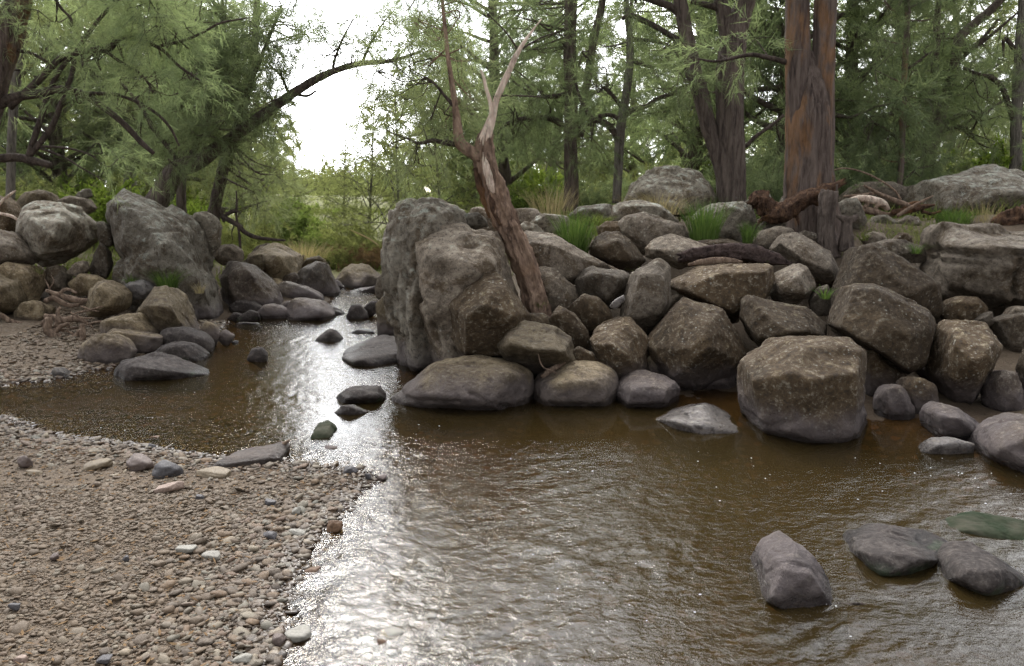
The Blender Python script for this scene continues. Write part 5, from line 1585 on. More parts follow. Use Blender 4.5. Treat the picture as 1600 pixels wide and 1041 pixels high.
# name, what it looks like and where, kind, photo column, distance, scale, turn
BACK = [
    ("river_oak", "bushy dark green tree close behind the big pale dome boulder", "a", 1060, 19.0, .95, .3),
    ("river_oak", "dense green tree filling the view between the forked trunk and the twin trunk", "e", 1205, 17.0, .9, 1.4),
    ("river_oak", "dense green tree just right of the twin trunk", "a", 1340, 17.5, 1.0, 2.2),
    ("river_oak", "olive tree standing behind the thin reddish sapling", "b", 1395, 21.0, 1.0, 4.0),
    ("gum_tree", "sunlit yellowish tree far back behind the forked trunk", "f", 1110, 30.0, 1.0, 2.9),
    ("gum_tree", "sunlit yellowish tree far back behind the slender crooked tree", "c", 985, 27.0, 1.1, 1.7),
    ("river_oak", "dark tree behind the leaning half-dead tree's crown", "a", 800, 20.5, .98, 3.3),
    ("river_oak", "olive tree far back between the half-dead tree and the dark straight tree", "b", 850, 29.0, 1.0, .2),
    ("gum_tree", "yellow-green tree far back at the right behind the multi-stemmed tree", "f", 1460, 33.0, 1.1, 4.4),
    ("gum_tree", "yellow-green tree far back near the right edge", "c", 1580, 31.0, 1.3, 2.0),
    ("river_oak", "small dark tree left of the half-dead tree on the creek's far right bank", "a", 745, 22.5, .62, 1.9),
    ("young_oak", "feathery yellow-green young tree on the creek's far right bank, the one nearest the gap", "d", 583, 19.5, 1.02, .5),
    ("young_oak", "feathery yellow-green young tree just left of the tall fluted boulder", "d", 628, 18.0, 1.05, 2.5),
    ("young_oak", "feathery yellow-green young tree peeping over the tall fluted boulder", "d", 690, 21.0, 1.2, 4.2),
    ("young_oak", "pale feathery small tree beside the distant gap on its right", "d", 545, 27.0, .9, 1.2),
    ("young_oak", "sunlit feathery young tree on the left side of the distant gap", "d", 415, 19.0, 1.1, 3.7),
    ("young_oak", "small feathery tree in the far gap left of centre", "d", 470, 30.0, .8, 2.2),
    ("river_oak", "light olive tree left of the gap behind the dark leaning trunk", "c", 385, 22.0, .75, 3.1),
    ("river_oak", "olive tree behind the crown of the arching tree", "b", 290, 20.0, .9, 2.4),
    ("gum_tree", "bright yellow-green tree far back behind the hugest left boulder", "f", 215, 24.0, 1.0, 1.0),
    ("river_oak", "dark tree in the left background between the thin pale trunk and the arching tree", "a", 120, 20.0, .95, 4.8),
    ("gum_tree", "sunlit pale tree far back in the top left", "c", 60, 26.0, 1.2, .6),
    ("gum_tree", "sunlit yellow tree at the far left edge in the distance", "f", -20, 22.0, 1.0, 3.5),
    ("river_oak", "olive tree far back above the ball-shaped boulder", "b", 150, 31.0, 1.1, 5.9),
    ("gum_tree", "pale green tree far back under the arch of the leaning tree", "c", 290, 32.0, 1.2, 2.7),
    ("river_oak", "olive tree in the distance left of the gap", "b", 340, 36.0, .9, .9),
]
for nm, lab, k, u, Y, s_, rz in BACK:
    plant_tree(nm, lab, "tree", KIND[k], at_uY(u, Y), rz, s_, "young trees around the gap" if k == "d" else "trees behind the creek")

# ------------------------------------------------------------------ shrubs
def make_shrub(name, seed, R, H, n, ll, lw, leaf, stems=14, needle=False):
    rng = np.random.RandomState(seed)
    wood, bs, ds, ls = [], [], [], []
    for k in range(stems):
        az = rng.rand() * 2 * PI
        el = rng.uniform(0.5, 1.4)
        d = np.array([math.cos(az) * math.cos(el), math.sin(az) * math.cos(el), math.sin(el)])
        L = H * rng.uniform(.6, 1.1)
        rows = arc((rng.normal() * R * .12, rng.normal() * R * .12, -0.05), d, L, .012, .004, rng, 4, .02, .2)
        wood.append(tube(rows, 4, 2))
        for j in range(n // stems):
            q = rows[rng.randint(1, 5)][:3] + rng.normal(size=3) * np.array([R, R, H * .5]) * .28
            bs.append(q)
            ds.append(unit(rng.normal(size=3) + np.array([0, 0, .5])))
            ls.append(rng.uniform(.10, .25) * (H / 1.2 + .3))
    V, F = join(wood)
    st = tri_mesh(name + "_stems", V, F, M["twig"])
    V, F, mi = plumes(np.array(bs), np.array(ds), np.array(ls), 30, ll, lw, rng, .15, .8)
    return st, tri_mesh(name + "_leaves", V, F, smooth=False, mats=[leaf, M["twig"]], mi=mi)


SH = {"g": make_shrub("shrub_g", 1, .9, 1.2, 320, .13, .022, M["shrub"]), "o": make_shrub("shrub_o", 2, 1.0, 1.1, 320, .15, .015, M["shrub2"]),
      "b": make_shrub("shrub_b", 3, .8, 1.3, 320, .10, .032, M["shrub3"]), "r": make_shrub("shrub_r", 4, .8, .8, 260, .13, .012, M["dry"]),
      "n": make_shrub("shrub_n", 5, 1.1, 1.6, 380, .20, .012, M["needle"]), "y": make_shrub("shrub_y", 6, 1.2, 1.0, 320, .14, .02, M["needle3"])}
SHRUBS = [
    ("bright green leafy bush left of the arching tree's foot", "b", 205, 15.5, 1.0), ("bright green low bush under the arch of the leaning tree", "b", 310, 17.0, .8),
    ("yellow-green bush behind the skyline slab on the left bank", "y", 120, 15.5, .8), ("olive bush at the far left edge behind the two sticks", "o", 0, 15.0, .9),
    ("yellow-green bush behind the pale brown skyline boulder", "y", 50, 17.5, .9), ("green bush left of the hugest boulder's crown", "g", 150, 18.5, .9),
    ("pale yellow bush far back on the left bank", "y", 235, 20.0, 1.1), ("bright bush beside the short thick trunk", "b", 270, 21.0, .9),
    ("olive bush at the foot of the dark leaning trunk", "o", 372, 16.0, .75), ("grey-green bush above the angular pale upstream boulder", "o", 415, 17.0, .7),
    ("fresh green bush left of the distant gap", "g", 462, 18.5, .95), ("low green bush on the far bank in the middle of the gap", "o", 500, 21.0, .55),
    ("olive bush right of the gap at the far bank", "o", 540, 18.0, .75), ("low bush below the feathery young trees", "o", 578, 17.0, .7),
    ("low green scrub at the creek's far bend in the middle of the gap", "g", 497, 17.0, .5), ("low olive scrub at the creek's far bend just right of the white rock", "o", 528, 16.2, .42),
    ("russet dry bracken clump on the far bank left of the fluted boulder", "r", 575, 16.2, .55), ("russet dry scrub above the reddish slab", "r", 540, 16.8, .45),
    ("dry brown scrub against the fluted boulder's left side", "r", 602, 16.6, .6), ("yellow-green bush seen over the mossy ledge stone", "y", 690, 17.0, .75),
    ("light green bush behind the leaning dead trunk", "g", 810, 18.0, .75), ("bright leafy bush right of the leaning dead trunk", "b", 832, 21.0, .9),
    ("yellow grass-green bush left of the dark straight tree", "y", 865, 18.5, .6), ("dark needle-leaved bush right of the dark straight tree", "n", 925, 17.5, .6),
    ("dark needle-leaved bush behind the slender tree's foot", "n", 990, 17.0, .6), ("olive bush behind the big pale dome boulder's left side", "o", 1015, 18.0, .9),
    ("pale green bush behind the big pale dome boulder's right side", "g", 1100, 17.0, .8), ("dark feathery bush between forked trunk and twin trunk", "n", 1195, 13.8, .8),
    ("dark feathery bush touching the forked trunk's right side", "n", 1175, 15.5, .85), ("dark feathery bush left of the twin trunk", "n", 1225, 14.8, .8),
    ("dark feathery bush right of the twin trunk", "n", 1320, 15.0, .8), ("dark feathery bush behind the low dark dome", "n", 1370, 15.6, .85),
    ("dark feathery bush between sapling and multi-stemmed tree", "n", 1430, 16.5, .7), ("olive bush behind the pale purple boulder", "o", 1480, 17.0, .75),
    ("green bush behind the pale purple boulder's peak", "g", 1525, 18.0, .8), ("bright fresh-green leafy bush by the grey trunk at the right edge", "b", 1560, 17.0, 1.1),
    ("dark bush at the very right edge", "n", 1640, 16.5, .9), ("yellow bush glimpsed far behind the twin trunk's right side", "y", 1350, 24.0, 1.2),
    ("yellow bush glimpsed far behind the multi-stemmed tree", "y", 1440, 25.0, 1.3), ("yellow bush glimpsed far behind the forked trunk", "y", 1090, 24.0, 1.2),
    ("olive bush far behind the twin trunk's left side", "o", 1215, 22.0, 1.3), ("pale yellow bush far behind the right-edge trunk", "y", 1560, 25.0, 1.4),
    ("sunny bush in the far distance left of the slender tree", "y", 940, 24.0, 1.1),
]
for i, (lab, k, u, Y, s_) in enumerate(SHRUBS):
    r = thing("shrub", lab, "shrub", at_uY(u, Y), "shrubs behind the creek banks")
    r.rotation_euler = (0, 0, i * 1.9)
    r.scale = (s_, s_, s_)
    link("stems", SH[k][0], parent=r)
    link("leaves", SH[k][1], parent=r)

# a far wood beyond the paddock that reads as one mass
rng = np.random.RandomState(77)
bs, ds = [], []
for k in range(1100):
    a = rng.uniform(-0.78, 0.78)
    if -0.285 < a < -0.17:
        continue
    Y = rng.uniform(42, 60)
    x = math.tan(a) * Y
    if a > -0.25 and a < -.1 and rng.rand() < .6:
        continue
    c = np.array([x, Y, gz(x, Y) + abs(rng.normal()) * 2.4])
    for j in range(7):
        bs.append(c + rng.normal(size=3) * np.array([.9, .9, .7]))
        ds.append(unit(rng.normal(size=3) + np.array([0, 0, .3])))
for k in range(420):                                     # a far tree line across the end of the gap
    Y = rng.uniform(95, 150)
    x = math.tan(rng.uniform(-.30, -.13)) * Y
    c = np.array([x, Y, gz(x, Y) + abs(rng.normal()) * 1.5])
    for j in range(7):
        bs.append(c + rng.normal(size=3) * np.array([1.2, 1.2, .5]))
        ds.append(unit(rng.normal(size=3) + np.array([0, 0, .3])))
V, F, mi = plumes(np.array(bs), np.array(ds), np.full(len(bs), .9), 22, .7, .09, rng)
o = link("far_wood", tri_mesh("far_wood", V, F, smooth=False, mats=[M["needle3"], M["twig"]], mi=mi))
tag(o, "sunlit wood far beyond the creek banks, seen as one mass between the nearer trees", "wood", kind="stuff")

# ------------------------------------------------------------------ grasses
def tuft_mesh(name, seed, n, R, L, wd, mat, spread=.5, seg=4):
    rng = np.random.RandomState(seed)
    a = rng.rand(n) * 2 * PI
    r = R * np.sqrt(rng.rand(n))
    b = np.column_stack([np.cos(a) * r, np.sin(a) * r, np.full(n, -.03)])
    out = np.column_stack([np.cos(a), np.sin(a), np.zeros(n)]) + rng.normal(size=(n, 3)) * .35
    out[:, 2] = 0
    lean = spread * (0.25 + r / R * .8 + rng.rand(n) * .5)
    le = L * (0.55 + .6 * rng.rand(n))
    side = unit(np.cross(out, np.array([0, 0, 1.0])) + rng.normal(size=(n, 3)) * .3)
    rows = []
    for k in range(seg + 1):
        t = k / seg
        q = b + out * (lean * le * t ** 1.6 * .75)[:, None]
        q[:, 2] += le * (t - .30 * lean * t * t * 1.4)
        w_ = wd * (1 - t) ** .7 + .0006
        rows.append((q - side * w_ / 2, q + side * w_ / 2))
    V = np.stack([np.stack(x, 1) for x in rows], 1).reshape(-1, 3)   # n, seg+1, 2
    base = np.arange(n)[:, None] * (seg + 1) * 2
    F = []
    for k in range(seg):
        i = base + 2 * k
        F.append(np.hstack([i, i + 1, i + 3, i + 2]))
    return tri_mesh(name, V, np.vstack(F), mat, smooth=False)


def tuft(label, u, v, Y, R, L, n, seed, mat="tussock", wd=.007, spread=.6, name="grass_tussock"):
    o = link(name, tuft_mesh(name, seed, n, R, L, wd, M[mat], spread), P(u, v, Y))
    return tag(o, label, "grass tuft")


tuft("big dark green tussock between the long sloping slab and the folded brown rock", 897, 392, 8.35, .15, .50, 420, 1, spread=.36)
tuft("big bright tussock in front of the pale lichen-covered boulder", 1100, 374, 8.95, .16, .52, 440, 2, spread=.36)
tuft("small tussock right of the pale lichen-covered boulder", 1170, 376, 8.9, .07, .28, 130, 3, spread=.4)
tuft("fresh green tuft growing at the foot of the hugest left boulder", 262, 448, 9.75, .12, .34, 220, 4, "tussock", .008, .6)
tuft("grey-green rushes beside the driftwood heap", 1490, 346, 10.6, .22, .26, 380, 5, "tussock", .007)
tuft("dry stalks in front of the pale purple boulder", 1535, 350, 10.6, .20, .42, 130, 6, "straw", .004, .5, "dry_grass")
tuft("dry pale stalks at the foot of the dark straight tree", 862, 334, 11.5, .30, .55, 200, 7, "straw", .005, .5, "dry_grass")
tuft("dry brown grass hanging over the big pale dome boulder's foot", 1025, 332, 11.4, .40, .45, 320, 8, "straw", .005, .8, "dry_grass")
tuft("short pale green tuft on the long grey boulder left of the purple dome", 935, 348, 9.3, .14, .18, 200, 9, "grass", .006, .8)
tuft("small dry tuft growing on the right flank of the hugest left boulder", 312, 455, 10.0, .06, .2, 50, 10, "straw", .004, .7, "dry_grass")
tuft("dry reeds on the far bank above the triangular upstream boulder", 470, 408, 15.8, .5, .55, 420, 12, "straw", .008, .6, "dry_grass")
tuft("pale dry reeds on the far bank in the middle of the gap", 520, 408, 17.2, .6, .5, 400, 13, "straw", .009, .6, "dry_grass")

for k, (u, v, Y) in enumerate([(845, 478, 7.5), (1290, 462, 7.3), (1008, 432, 7.5), (1195, 410, 8.0), (1350, 372, 9.0), (1150, 350, 9.6), (905, 352, 9.2), (1432, 392, 8.1), (60, 425, 10.0), (205, 440, 9.8), (110, 345, 11.2)]):
    o = tuft("little green weed sprouting from a crevice between boulders", u, v, Y, .05, .16, 40, 40 + k, "tussock" if k % 2 else "grass", .007, .8, "weed")
    o["group"] = "weeds in the rock crevices"
rng = np.random.RandomState(5)
n = 26000
xx = rng.uniform(-14, 15, n)
yy = 11.5 + 24 * rng.rand(n) ** 1.5
sdist = shore_dist(xx, yy)
ok = (sdist > 1.2) & (fbm(np.column_stack([xx * .5, yy * .5, xx * 0]), 3) > -.25)
xx, yy = xx[ok], yy[ok]
px_ = np.concatenate([xx, rng.normal(0, .42, 1500) + 4.95, rng.normal(0, .3, 700) - 5.9])
py_ = np.concatenate([yy, rng.normal(0, .30, 1500) + 9.75, rng.normal(0, .4, 700) + 11.6])
n = len(px_)
zz = ground_z(px_, py_)
near = py_ < 11.2
L = np.where(near, .09, .20) * (0.6 + rng.rand(n)) * (1 + .02 * np.maximum(py_ - 12, 0))
b = np.column_stack([px_, py_, zz - .01])
d = rng.normal(size=(n, 3)) * .45
d[:, 2] = 1
side = unit(np.cross(d, rng.normal(size=(n, 3)))) * (np.where(near, .004, .010) * (1 + .04 * np.maximum(py_ - 12, 0)))[:, None]
V = np.stack([b - side, b + side, b + d * L[:, None]], 1).reshape(-1, 3)
tag(link("grass", tri_mesh("grass", V, np.arange(len(V)).reshape(-1, 3), M["grass"], smooth=False)),
    "loose green and yellow grass on the bank tops among the trees", "grass", kind="stuff")
# ------------------------------------------------------------------ gravel
def gravel_zone(n, x0, x1, y0, y1, rng):
    x = rng.uniform(x0, x1, n)
    y = rng.uniform(y0, y1, n)
    return x, y


rng = np.random.RandomState(9)
xs, ys = [], []
for n, b in ((60000, (-2.6, -.1, 2.2, 4.2)), (30000, (-4.2, -.5, 3.6, 6.2)), (16000, (-4.2, -2.2, 2.4, 4.2)), (16000, (-8.2, -3.6, 6.6, 10.4)), (5000, (-0.9, 1.2, 2.3, 4.4)), (1500, (-4.5, -2.6, 4.8, 6.6))):
    a, b_ = gravel_zone(n, *b, rng)
    xs.append(a)
    ys.append(b_)
xs, ys = np.concatenate(xs), np.concatenate(ys)
sd_ = shore_dist(xs, ys)
dry = np.clip(sd_ / 0.75, 0, 1)
clump = fbm(np.column_stack([xs * 1.7, ys * 1.7, xs * 0]), 3)
bar = xs < 0.0
keep = ((sd_ > -0.12) | (rng.rand(len(xs)) < np.exp(np.minimum(sd_ + .1, 0) * 2.2))) & (rng.rand(len(xs)) < np.where(sd_ > .3, .75 + .4 * clump, 1.0))
keep &= ~((ys > 6.6) & (sd_ > 1.9))
xs, ys, sd_, dry, clump = xs[keep], ys[keep], sd_[keep], dry[keep], clump[keep]
zs = ground_z(xs, ys)
n = len(xs)
r = np.exp(rng.normal(math.log(.0046), .50, n)) * (1.0 + .8 * (1 - dry)) * np.where(ys > 6.4, 1.9, 1.0) * np.where(ys > 4.6, 1.25, 1.0)
r = np.clip(r, .003, .028)
U0, F0 = ico(1)
U1, F1 = ico(2)


def stones(sel, U, Fc):
    k = len(U)
    m = int(sel.sum())
    rr = r[sel]
    sc3 = np.stack([rr * rng.uniform(.8, 1.5, m), rr * rng.uniform(.7, 1.2, m), rr * rng.uniform(.28, .62, m)], 1)
    V = U[None] * (1 + rng.uniform(-.26, .26, (m, k, 1))) * sc3[:, None, :]
    a = rng.rand(m) * 2 * PI
    ti = rng.normal(size=(m, 2)) * .22
    ca, sa = np.cos(a)[:, None], np.sin(a)[:, None]
    x_, y_, z_ = V[..., 0] * ca - V[..., 1] * sa, V[..., 0] * sa + V[..., 1] * ca, V[..., 2]
    z_ = z_ + x_ * ti[:, :1] + y_ * ti[:, 1:]
    V = np.stack([x_ + xs[sel][:, None], y_ + ys[sel][:, None], z_ + (zs[sel] + rr * rng.uniform(.05, .35, m))[:, None]], -1)
    Fo = (Fc[None] + (np.arange(m) * k)[:, None, None]).reshape(-1, 3)
    return V.reshape(-1, 3), Fo, np.repeat(np.clip(dry[sel] * 1.1 + .45 * clump[sel] - .25, 0, 1), k)


bigst = r > .0095
A, B = stones(~bigst, U0, F0), stones(bigst, U1, F1)
V = np.vstack([A[0], B[0]])
Fg = np.vstack([A[1], B[1] + len(A[0])])
me = tri_mesh("gravel", V, Fg, M["pebble"], smooth=False)
me.attributes.new("silt", 'FLOAT', 'POINT').data.foreach_set("value", np.concatenate([A[2], B[2]]).astype(np.float32))
tag(link("gravel", me), "mixed grey and brown gravel covering the creek bar and its wet edge", "gravel", kind="stuff")

# leaf and bark scraps on the dry part of the bar
n = 2600
x = np.concatenate([rng.uniform(-4.2, -.7, n), rng.uniform(-8, -5, 500)])
y = np.concatenate([rng.uniform(2.3, 5.4, n), rng.uniform(8, 10.4, 500)])
s = shore_dist(x, y)
ok = s > .12
x, y = x[ok], y[ok]
n = len(x)
z = ground_z(x, y) + .014
L = rng.uniform(.012, .05, n)
a = rng.rand(n) * 2 * PI
d = np.column_stack([np.cos(a), np.sin(a), rng.normal(size=n) * .15])
sdv = np.column_stack([-np.sin(a), np.cos(a), rng.normal(size=n) * .3]) * rng.uniform(.0012, .006, n)[:, None]
b = np.column_stack([x, y, z])
V = np.stack([b - d * L[:, None] / 2, b + sdv, b + d * L[:, None] / 2, b - sdv], 1).reshape(-1, 3)
tag(link("leaf_litter", tri_mesh("leaf_litter", V, np.arange(len(V)).reshape(-1, 4), M["dry"], smooth=False)), "scraps of dry leaves and bark scattered over the gravel bar", "leaf litter", kind="stuff")


# ------------------------------------------------------------------ single stones worth pointing at
def stone(label, u, v, wpx, hpx, mat, seed, z=None, flat=.8, tilt=0.0, group=None):
    g = G(u, v + hpx * .4, 0.0)
    zz = max(gz(g[0], g[1]), -.02)
    g = G(u, v + hpx * .4, zz)
    px = FPX / math.hypot(g[1], CAM_H)
    w_, h_ = wpx / px / 2, hpx / px / 2 / .93
    U, Fc = ico(4)
    rs = np.random.RandomState(seed)
    N = unit(rs.normal(size=(11, 3)) * np.array([1, 1, 1.2]))
    dd = rs.uniform(.72, 1.0, 11)
    N = np.vstack([N, np.eye(3), -np.eye(3)])
    dd = np.concatenate([dd, np.ones(6)])
    q = np.maximum(U @ (N / dd[:, None]).T, 0)
    V = U * ((q ** 16).sum(1) ** (-1 / 16))[:, None]
    V *= (1 + .06 * fbm(U * 2.5 + seed, 4))[:, None]
    V *= np.array([w_, w_ * flat, h_])
    V[:, 2] += tilt * V[:, 0]
    o = link("stone", tri_mesh("stone", V, Fc, M[mat]), (g[0], g[1] + w_ * flat * .5, zz + h_ * .62))
    tag(o, label, "stone", group)
    return o


STONES = [
    ("rounded pinkish cobble lying alone in the middle of the gravel bar", 262, 764, 38, 16, "s_pink"),
    ("dark blue-grey stone with pale fracture lines on the gravel bar", 258, 736, 40, 26, "s_dark"),
    ("purple-brown block of stone left of the dark blue-grey stone", 212, 726, 44, 22, "s_purple"),
    ("tan low stone half buried left of the purple-brown block", 146, 729, 38, 14, "s_tan"),
    ("brown dark stone on the gravel near the far left edge", 37, 723, 22, 22, "s_purple"),
    ("yellowish flake of stone on the gravel below the brown dark stone", 52, 740, 24, 8, "s_tan"),
    ("yellow-brown stone awash in the shallows of the cove", 241, 685, 18, 7, "s_rust"),
    ("little dark stone at the cove's edge above the purple-brown block", 236, 698, 14, 8, "s_dark"),
    ("long thin tan stone lying right of the dark blue-grey stone", 330, 741, 52, 10, "s_tan"),
    ("square rusty-brown stone standing in the shallows at the gravel's right edge", 522, 825, 24, 26, "s_rust"),
    ("whitish flat stone at the gravel edge left of the square rusty-brown stone", 464, 834, 24, 9, "s_white"),
    ("dark wet stone on the gravel left of the whitish flat stone", 420, 839, 22, 12, "s_dark"),
    ("dark rusty stone in the shallows below the whitish flat stone", 486, 895, 24, 13, "s_rust"),
    ("black stone sticking out of the bright riffle in the lower middle", 600, 890, 16, 9, "s_dark"),
    ("brown stone in the bright riffle below the black stone", 566, 922, 17, 11, "s_purple"),
    ("flat pale stone at the lower middle awash in bright water", 610, 996, 36, 12, "s_white"),
    ("rusty small stone under the flat pale stone", 596, 1008, 14, 14, "s_rust"),
    ("dark small stone near the bottom edge right of the rusty small stone", 612, 1020, 16, 9, "s_dark"),
    ("grey-white stone at the right of the bright riffle", 672, 968, 18, 12, "s_white"),
    ("orange-brown flat stone left of the grey-white stone", 660, 983, 24, 9, "s_rust"),
    ("pale slab of stone at the bottom of the gravel edge", 466, 998, 46, 20, "s_white"),
    ("brown stone hugging the pale slab at the gravel edge", 434, 1004, 22, 18, "s_purple"),
    ("white stone among grey gravel left of the bright riffle", 330, 869, 26, 10, "s_white"),
    ("pale bluish stone pair's left one on the gravel bar", 292, 860, 30, 10, "s_white"),
    ("white blocky stone near the bottom left centre of the gravel", 378, 1032, 26, 12, "s_white"),
    ("dark stones' largest at the tip of the gravel bar", 548, 735, 22, 12, "s_dark"),
    ("green-dark small stone at the very tip of the gravel bar", 575, 745, 10, 10, "s_dark"),
    ("brown wet stone at the gravel tip's right end", 596, 747, 18, 8, "s_purple"),
    ("small brown stone in the smooth tongue of water above the gravel tip", 516, 702, 20, 9, "s_purple"),
    ("grey round pebble alone on the brown silt of the bar", 196, 874, 10, 9, "s_dark"),
    ("dark red-brown pebble on the silt left of the grey round pebble", 84, 871, 14, 9, "s_purple"),
    ("pinkish stone at the bottom left corner of the gravel", 30, 1033, 18, 12, "s_pink"),
    ("green-grey pebble on the left gravel between two pale ones", 22, 948, 16, 8, "s_dark"),
    ("flat grey stone at the bottom of the gravel left of the white blocky one", 160, 1033, 24, 10, "s_dark"),
    ("dark pebble high on the bar right of the pinkish cobble", 312, 778, 14, 9, "s_dark"),
    ("dark grey stone on the bar right of the pinkish cobble, nearer the water", 422, 786, 18, 9, "s_dark"),
    ("pale round stone in the bright patch of gravel by the water", 462, 800, 16, 13, "s_white"),
    ("small black stone at the riffle's left margin", 488, 872, 9, 5, "s_dark"),
    ("little dark stone in the rapids by the brown stone near the left cove", 366, 536, 10, 7, "s_dark"),
]
for i, (lab, u, v, w_, h_, mt) in enumerate(STONES):
    stone(lab, u, v, w_, h_, mt, 300 + i, flat=.85, tilt=(.12 if i % 3 == 0 else -.08))

# ------------------------------------------------------------------ foam flecks drifting on the pool
rng = np.random.RandomState(3)
pts = []
for (u0, u1, v0, v1, n) in ((760, 930, 690, 760, 60), (1080, 1250, 700, 790, 26), (1320, 1600, 710, 790, 40), (600, 760, 660, 730, 50), (820, 1100, 860, 1000, 46), (1240, 1330, 860, 1000, 24), (150, 330, 600, 680, 60), (1400, 1600, 735, 745, 16)):
    for k in range(int(n * .35)):
        pts.append((*G(rng.uniform(u0, u1), rng.uniform(v0, v1), 0.004)[:3], rng.uniform(.0012, .0042)))
U, Fc = ico(1)
Vs, Fs = [], []
for k, (x, y, z, q) in enumerate(pts):
    Vs.append(U * np.array([q * rng.uniform(.8, 2), q * rng.uniform(.7, 1.4), q * .5]) + np.array([x, y, z + .004]))
    Fs.append(Fc + k * len(U))
tag(link("foam", tri_mesh("foam", np.vstack(Vs), np.vstack(Fs), M["foam"])), "little white flecks of foam drifting on the brown water", "foam", kind="stuff")


# ------------------------------------------------------------------ logs, stumps and driftwood
def wood(name, label, cat, Y, rows, mat, group=None, extra=(), **kw):
    q = pxtube(rows, Y)
    c = q[:, :3].mean(0)
    q[:, :3] -= c
    parts = [tube(q, **kw)]
    for rw, opt in extra:
        e = pxtube(rw, Y)
        e[:, :3] -= c
        parts.append(tube(e, **opt))
    V, F = join(parts)
    o = link(name, tri_mesh(name, V, F, M[mat]), c)
    return tag(o, label, cat, group)


wood("fallen_log", "rotten orange-brown log with splintered end lying across the twin trunk's foot", "log", 9.15,
     [(1200, 334, 13), (1216, 334, 14), (1236, 325, 13), (1256, 312, 12), (1280, 302, 10), (1300, 293, 8), (1313, 287, 5)], "rot", n=26, per=8, rough=.34, rscale=11, flutes=.35, jag=.09, seed=41,
     extra=[([(1262, 310, 5), (1274, 317, 4), (1284, 323, 1.5)], dict(n=8, rough=.2, rscale=20)), ([(1285, 300, 4), (1300, 290, 3), (1318, 284, 1)], dict(n=8, rough=.3, rscale=20)),
            ([(1240, 328, 4), (1246, 342, 2.5), (1248, 352, .8)], dict(n=6))])
wood("log_butt", "dark hollow butt of rotten wood left of the rotten orange-brown log", "log", 9.2,
     [(1176, 318, 6), (1183, 312, 12), (1196, 322, 15), (1208, 334, 13), (1216, 342, 7)], "rot", n=24, per=8, rough=.4, rscale=12, flutes=.35, jag=.06, seed=42,
     extra=[([(1184, 318, 7), (1180, 308, 5), (1184, 304, 3)], dict(n=10, rough=.4, rscale=16)), ([(1196, 336, 5), (1188, 346, 3), (1184, 352, 1)], dict(n=8, rough=.3, rscale=16))])
wood("stump", "upright cut stump with weathered bark in front of the great twin trunk", "stump", 8.95,
     [(1294, 402, 17), (1292, 388, 14.5), (1290, 365, 13), (1291, 340, 12.5), (1293, 320, 13), (1295, 306, 14), (1296, 300, 13)], "bark", n=28, per=8, rough=.12, rscale=12, flutes=.10, jag=.03, seed=43,
     extra=[([(1303, 318, 3), (1307, 302, 2), (1308, 288, 1)], dict(n=6))])
wood("stump", "small fork-topped stump with a knot, right of the upright cut stump", "stump", 8.9,
     [(1322, 392, 13), (1322, 375, 10), (1323, 355, 8), (1324, 345, 8), (1326, 338, 8)], "bark", n=20, per=7, rough=.22, rscale=12, flutes=.15, seed=44,
     extra=[([(1324, 348, 6), (1316, 341, 4.5), (1308, 338, 2.5)], dict(n=10, rough=.2, rscale=20)), ([(1325, 347, 6), (1334, 342, 5), (1340, 336, 3)], dict(n=10, rough=.2, rscale=20))])
wood("weathered_plank_log", "dark split weathered log lying flat along the top of the broad brown slab", "log", 7.95,
     [(1066, 402, 7), (1082, 398, 10), (1110, 394, 10), (1145, 393, 11), (1175, 396, 11), (1205, 404, 9), (1222, 409, 5), (1234, 412, 2)], "plank", n=22, per=8, rough=.30, rscale=9, flutes=.5, jag=.06, flat=.8, seed=45,
     extra=[([(1093, 391, 3), (1130, 386, 5), (1170, 388, 5), (1190, 395, 2)], dict(n=10, rough=.3, rscale=14, flutes=.3))])
wood("flat_stone_chip_log", "grey splinter of wood tucked beneath the dark split weathered log", "branch", 7.7,
     [(1075, 414, 2), (1100, 409, 5), (1130, 407, 5.5), (1160, 410, 2)], "drift", n=10, rough=.2, rscale=14, flat=.5)
D = "flood wood heaped on the bank"
wood("driftwood_log", "pale smooth bent log on top of the driftwood heap", "log", 10.9, [(1328, 313, 4), (1345, 310, 5.5), (1365, 313, 6), (1380, 319, 6), (1388, 328, 3.5)], "bare", D, n=12, rough=.05)
wood("driftwood_log", "long thin branch poking left out of the driftwood heap", "branch", 11.2, [(1318, 307, 2), (1345, 305, 2.2), (1366, 302, 2.4), (1372, 300, 1.6)], "drift", D, n=8)
wood("driftwood_branch", "thick crossing branch sloping down through the driftwood heap", "branch", 10.7, [(1350, 290, 2), (1372, 302, 2.8), (1395, 312, 3.6), (1420, 322, 4.2), (1436, 327, 2.4)], "drift", D, n=8, rough=.1)
wood("driftwood_branch", "branch rising to the right out of the driftwood heap", "branch", 10.6, [(1402, 338, 3), (1420, 326, 2.8), (1440, 315, 2.2), (1458, 306, 1)], "drift", D, n=8)
wood("driftwood_root", "knotted brown root mass at the left of the driftwood heap", "driftwood", 10.8, [(1340, 320, 3), (1350, 328, 5), (1366, 331, 5), (1380, 335, 4.5), (1396, 336, 2)], "drift", D, n=14, rough=.35, rscale=20, flutes=.2, seed=51,
     extra=[([(1350, 326, 4), (1356, 318, 3), (1350, 314, 1.4)], dict(n=8, rough=.3, rscale=20)), ([(1366, 330, 4), (1372, 322, 3), (1384, 322, 1.6)], dict(n=8, rough=.3, rscale=20))])
